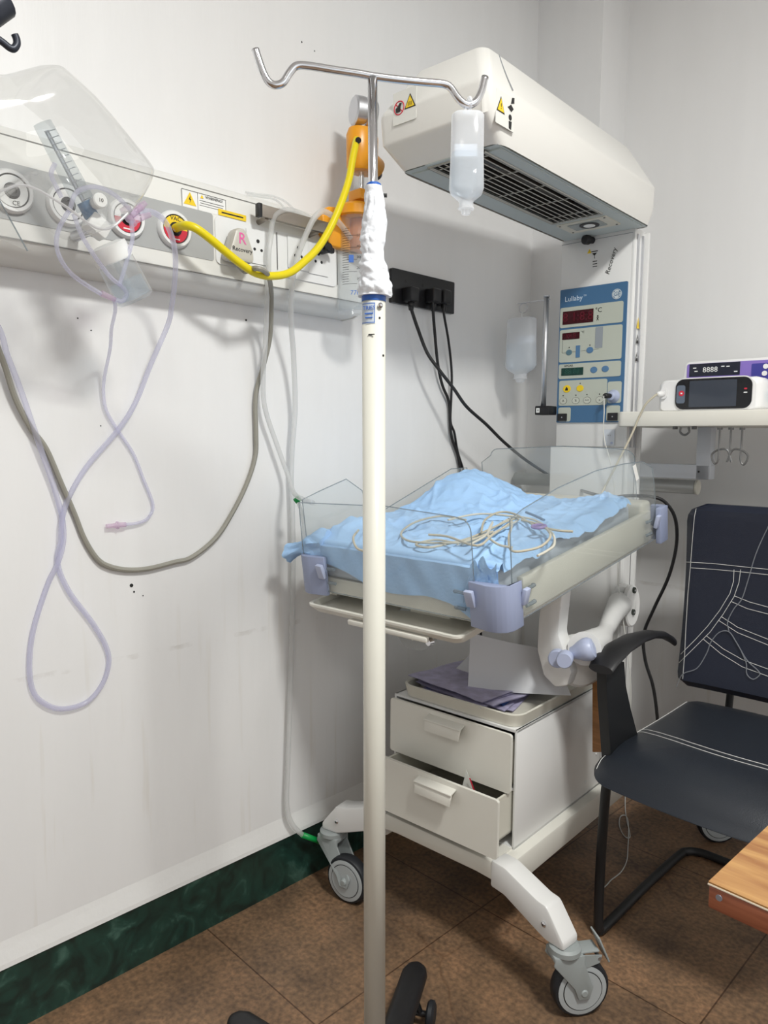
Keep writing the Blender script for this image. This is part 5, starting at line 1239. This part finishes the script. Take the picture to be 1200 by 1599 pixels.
def bs(u, v):           # a point on the front of the backrest
    d = (fw+rt*((u-600)/FPX)-up*((v-799.5)/FPX)).normalized()
    h_ = bbvh.ray_cast(CAM, d)[0]
    return h_-d*.0012 if h_ else None
def z8(x, y): return (1040+x/5.331, 760+y/5.331)
g = G(STI)
sl = [[(172, 627), (400, 640), (620, 664), (853, 688)], [(165, 672), (400, 688), (620, 708), (853, 733)],
      [(570, 690), (565, 790), (535, 890), (450, 1030), (350, 1160), (250, 1270), (125, 1395)],
      [(625, 690), (610, 800), (570, 915), (480, 1060), (370, 1210), (250, 1330), (112, 1465)],
      [(575, 910), (700, 960), (853, 1002)], [(545, 955), (680, 1015), (853, 1060)],
      [(465, 1082), (600, 1170), (853, 1270)], [(440, 1112), (600, 1215), (853, 1318)],
      [(338, 1240), (480, 1350), (640, 1440), (853, 1518)], [(315, 1270), (460, 1390), (640, 1500), (853, 1578)],
      [(262, 150), (240, 250), (225, 420), (205, 680), (185, 900), (170, 1150), (158, 1400), (142, 1600)]]
for s_ in sl:
    q8 = [z8(*p) for p in s_]; dense = []
    for (u0_, v0_), (u1_, v1_) in zip(q8, q8[1:]):
        dense += [bs(u0_+(u1_-u0_)*k/6, v0_+(v1_-v0_)*k/6) for k in range(6)]
    dense.append(bs(*q8[-1])); pts = [p for p in dense if p]
    if q8[-1][0] > 1190:
        sl_ = (pts[-1]-pts[-4]).normalized()
        for k in range(1, 7):
            p = pts[-1] if k > 1 else pts[-1]; p = p+sl_*.02; h_ = bbvh.ray_cast(p-Y*.3, Y)[0]
            if h_: pts.append(h_-Y*.0012)
    if len(pts) > 2: g.tube(pts, .0008, 5, 2)
obj('stitching', g, back)
# frame: front posts, floor runners, rear cross
for s in (0, 1):
    x = s*SW
    g = G(FRM); sg = 1 if s == 0 else -1
    g.tube([CP(x+sg*.004, 1.60, .425), CP(x+sg*.003, 1.590, .36), CP(x, 1.586, .2), CP(x, 1.586, .05), CP(x+sg*.001, 1.592, .02), CP(x+sg*.002, 1.62, .0125), CP(x-sg*.004, 1.85, .0125), CP(x-sg*.004, 2.06, .0125), CP(x+sg*.004, 2.10, .0125), CP(x+sg*.03, 2.122, .0125), CP(x+sg*.08, 2.128, .0125), CP(SW/2, 2.128, .0125)], .0118, 14, 6)
    obj('leg_frame', g, ch)
g = G(FRM); g.box(CP(.02, 1.56, .412), CP(SW-.02, 2.02, .434), .004)
for x in (.10, SW-.10): g.tube([CP(x, 1.99, .41), CP(x, 2.08, .43), CP(x, 2.10, .50), CP(x, 2.11, .60)], .010, 10)
obj('seat_frame', g, ch)
# armrests
for s in (0, 1):
    sx_ = 0 if s == 0 else SW; sg = 1 if s == 0 else -1
    g = G(BLACK)
    prof_a = [(1.505, .700, .030), (1.53, .716, .034), (1.60, .734, .033), (1.69, .742, .030), (1.78, .738, .024), (1.87, .722, .017), (1.93, .700, .011), (1.955, .688, .007)]
    rs = []
    for y_, z_, hw_ in prof_a:
        y_ = 1.508+(y_-1.505)*.87
        rs.append([CP(sx_+sg*.022+hw_*math.cos(R(q)), y_, z_+.010*math.sin(R(q))) for q in range(0, 360, 20)])
    g.rings(rs, True); ar = obj('armrest', g, ch)
    g = G(FRM)
    rs = []
    for t, y0_, y1_ in ((0, 1.515, 1.60), (.25, 1.522, 1.615), (.5, 1.535, 1.645), (.75, 1.548, 1.68), (1, 1.56, 1.72)):
        z_ = .700-(.700-.445)*t; xx = sx_+sg*(.020)
        n_ = 9; fr = [CP(xx-.012*(1+.25*math.sin(k*PI)), lerp(y0_, y1_, k/n_), z_) for k in range(n_+1)]; bk_ = [CP(xx+.012, lerp(y0_, y1_, k/n_), z_) for k in range(n_, -1, -1)]
        rs.append(fr+bk_)
    g.rings(rs, True)
    for k in range(4): 
        f = .25+.16*k
        g.tube([CP(sx_+sg*.006, lerp(lerp(1.515, 1.56, t), lerp(1.60, 1.72, t), f), .70-.255*t) for t in (.05, .35, .65, .98)], .003, 6, 4)
    obj('arm_support', g, ar)
# curved wooden panel just behind the arm
g = G(wood_mat('brown_wood', (.30, .13, .035), (.42, .19, .06)))
wq = [hit(FW, u, v, 1, 1.66) for u, v in ((925, 1064), (938, 1062), (948, 1085), (954, 1110), (957, 1140), (956, 1160), (948, 1175), (925, 1175))]
g.prism(wq, Y, .014, .003)
obj('side_panel', g, ch, label='curved brown wooden side panel')

# fine transparent lines over the chair, string near its leg
fl_ = [[(1225, 780), (1200, 825), (1182, 865), (1170, 905), (1160, 935), (1148, 950), (1138, 970), (1140, 985)],
       [(1058, 1072), (1068, 1052), (1090, 1043), (1105, 1020), (1112, 1002), (1125, 987), (1140, 986), (1152, 1003), (1168, 1030), (1185, 1046), (1188, 1053), (1178, 1060), (1168, 1052), (1167, 1035), (1160, 1018)]]
g = G(clear('fine_clear_line', (.75, .77, .8), .5, (.6, .62, .66), .1, .5))
for p in fl_:
    last = None; pts = []
    for q_ in p:
        h_ = bs(*q_)
        pts.append((h_ if h_ else hit(FW, q_[0], q_[1], 1, 2.04))-Y*.005)
    g.tube(pts, .0014, 6, 5)
tag(obj('thin_drip_line', g), 'very thin clear line draped in loops over the chair back', 'tube')
g = G(mat('white_string', (.62, .62, .60), .6))
sp_ = [(977, 1240), (977, 1262), (980, 1285), (983, 1295), (984, 1308), (975, 1305), (968, 1290), (969, 1276), (976, 1273), (981, 1280), (982, 1300), (981, 1325), (979, 1345), (970, 1362), (955, 1374), (948, 1382), (940, 1388)]
P0 = hit(FW, 977, 1240, 1, 2.25)
pts = []
for k, (u, v) in enumerate(sp_):
    if k == 0: pts.append(hit(FW, u, v, 1, 2.22)); continue
    p = hit(FW, u, v, 2, .003)
    pts.append(p)
pts[0] = hit(FW, 977, 1240, 2, .003)
g.tube(pts, .0016, 6, 5)
tag(obj('loose_string', g), 'thin white lead with a small loop lying on the floor beside the chair leg', 'string')

# ------------------------------------------------------------------ table corner in the foreground
TZ = .75
t0 = hit(FW, 1107, 1376, 2, TZ); te = hit(FW, 1200, 1289, 2, TZ); tf = hit(FW, 1200, 1429, 2, TZ)
d1 = (te-t0).normalized(); d2 = V(d1.y, -d1.x, 0)
if d2.x < 0: d2 = -d2
tb = thing('desk', 'wood-grain laminate desk corner in the right foreground', 'desk', t0+V(.5, .1, -TZ))
lam = wood_mat('orange_laminate', (.26, .105, .035), (.45, .25, .09), .3, (3, 26, 26)); edge = wood_mat('red_brown_edge', (.24, .07, .035), (.36, .12, .06), .4, (5, 5, 60))
LA, LB = .50, 1.1
poly = [t0, t0+d1*LA, t0+d1*LA+d2*LB, t0+d2*LB]
poly2 = [poly[0]+d1*.004+d2*0, poly[0]-d1*.0+d2*.004] 
g = G(lam); g.prism([p-Z*.003 for p in poly], Z, .003); obj('laminate_top', g, tb)
g = G(edge); g.prism([p-Z*.030 for p in poly], Z, .0265, .003); top_o = obj('table_board', g, tb)
g = G(mat('light_edge_band', (.55, .48, .38), .4)); g.tube([poly[1]-Z*.003, poly[0]-Z*.003, poly[3]-Z*.003], .0012, 6, 1, False, False); obj('edge_trim', g, tb)
g = G(mat('screw_head', (.35, .40, .50), .35, .7)); c = t0+d2*.012-Z*.013; g.disc(c+d1*.001, -d1, .0034, .002, 14); c = t0+d2*.07+d1*.012; g.disc(c-Z*.0002, Z, .003, .0006, 12); obj('screw', g, tb)
for p in (poly[0]+(d1+d2)*.0+d2*.32+d1*.06, poly[3]+d1*.06-d2*.06, poly[2]-d1*.06-d2*.06, poly[1]-d1*.06+d2*.32):
    g = G(edge); g.box((p.x-.02, p.y-.02, 0), (p.x+.02, p.y+.02, TZ-.030), .003); obj('leg', g, tb)
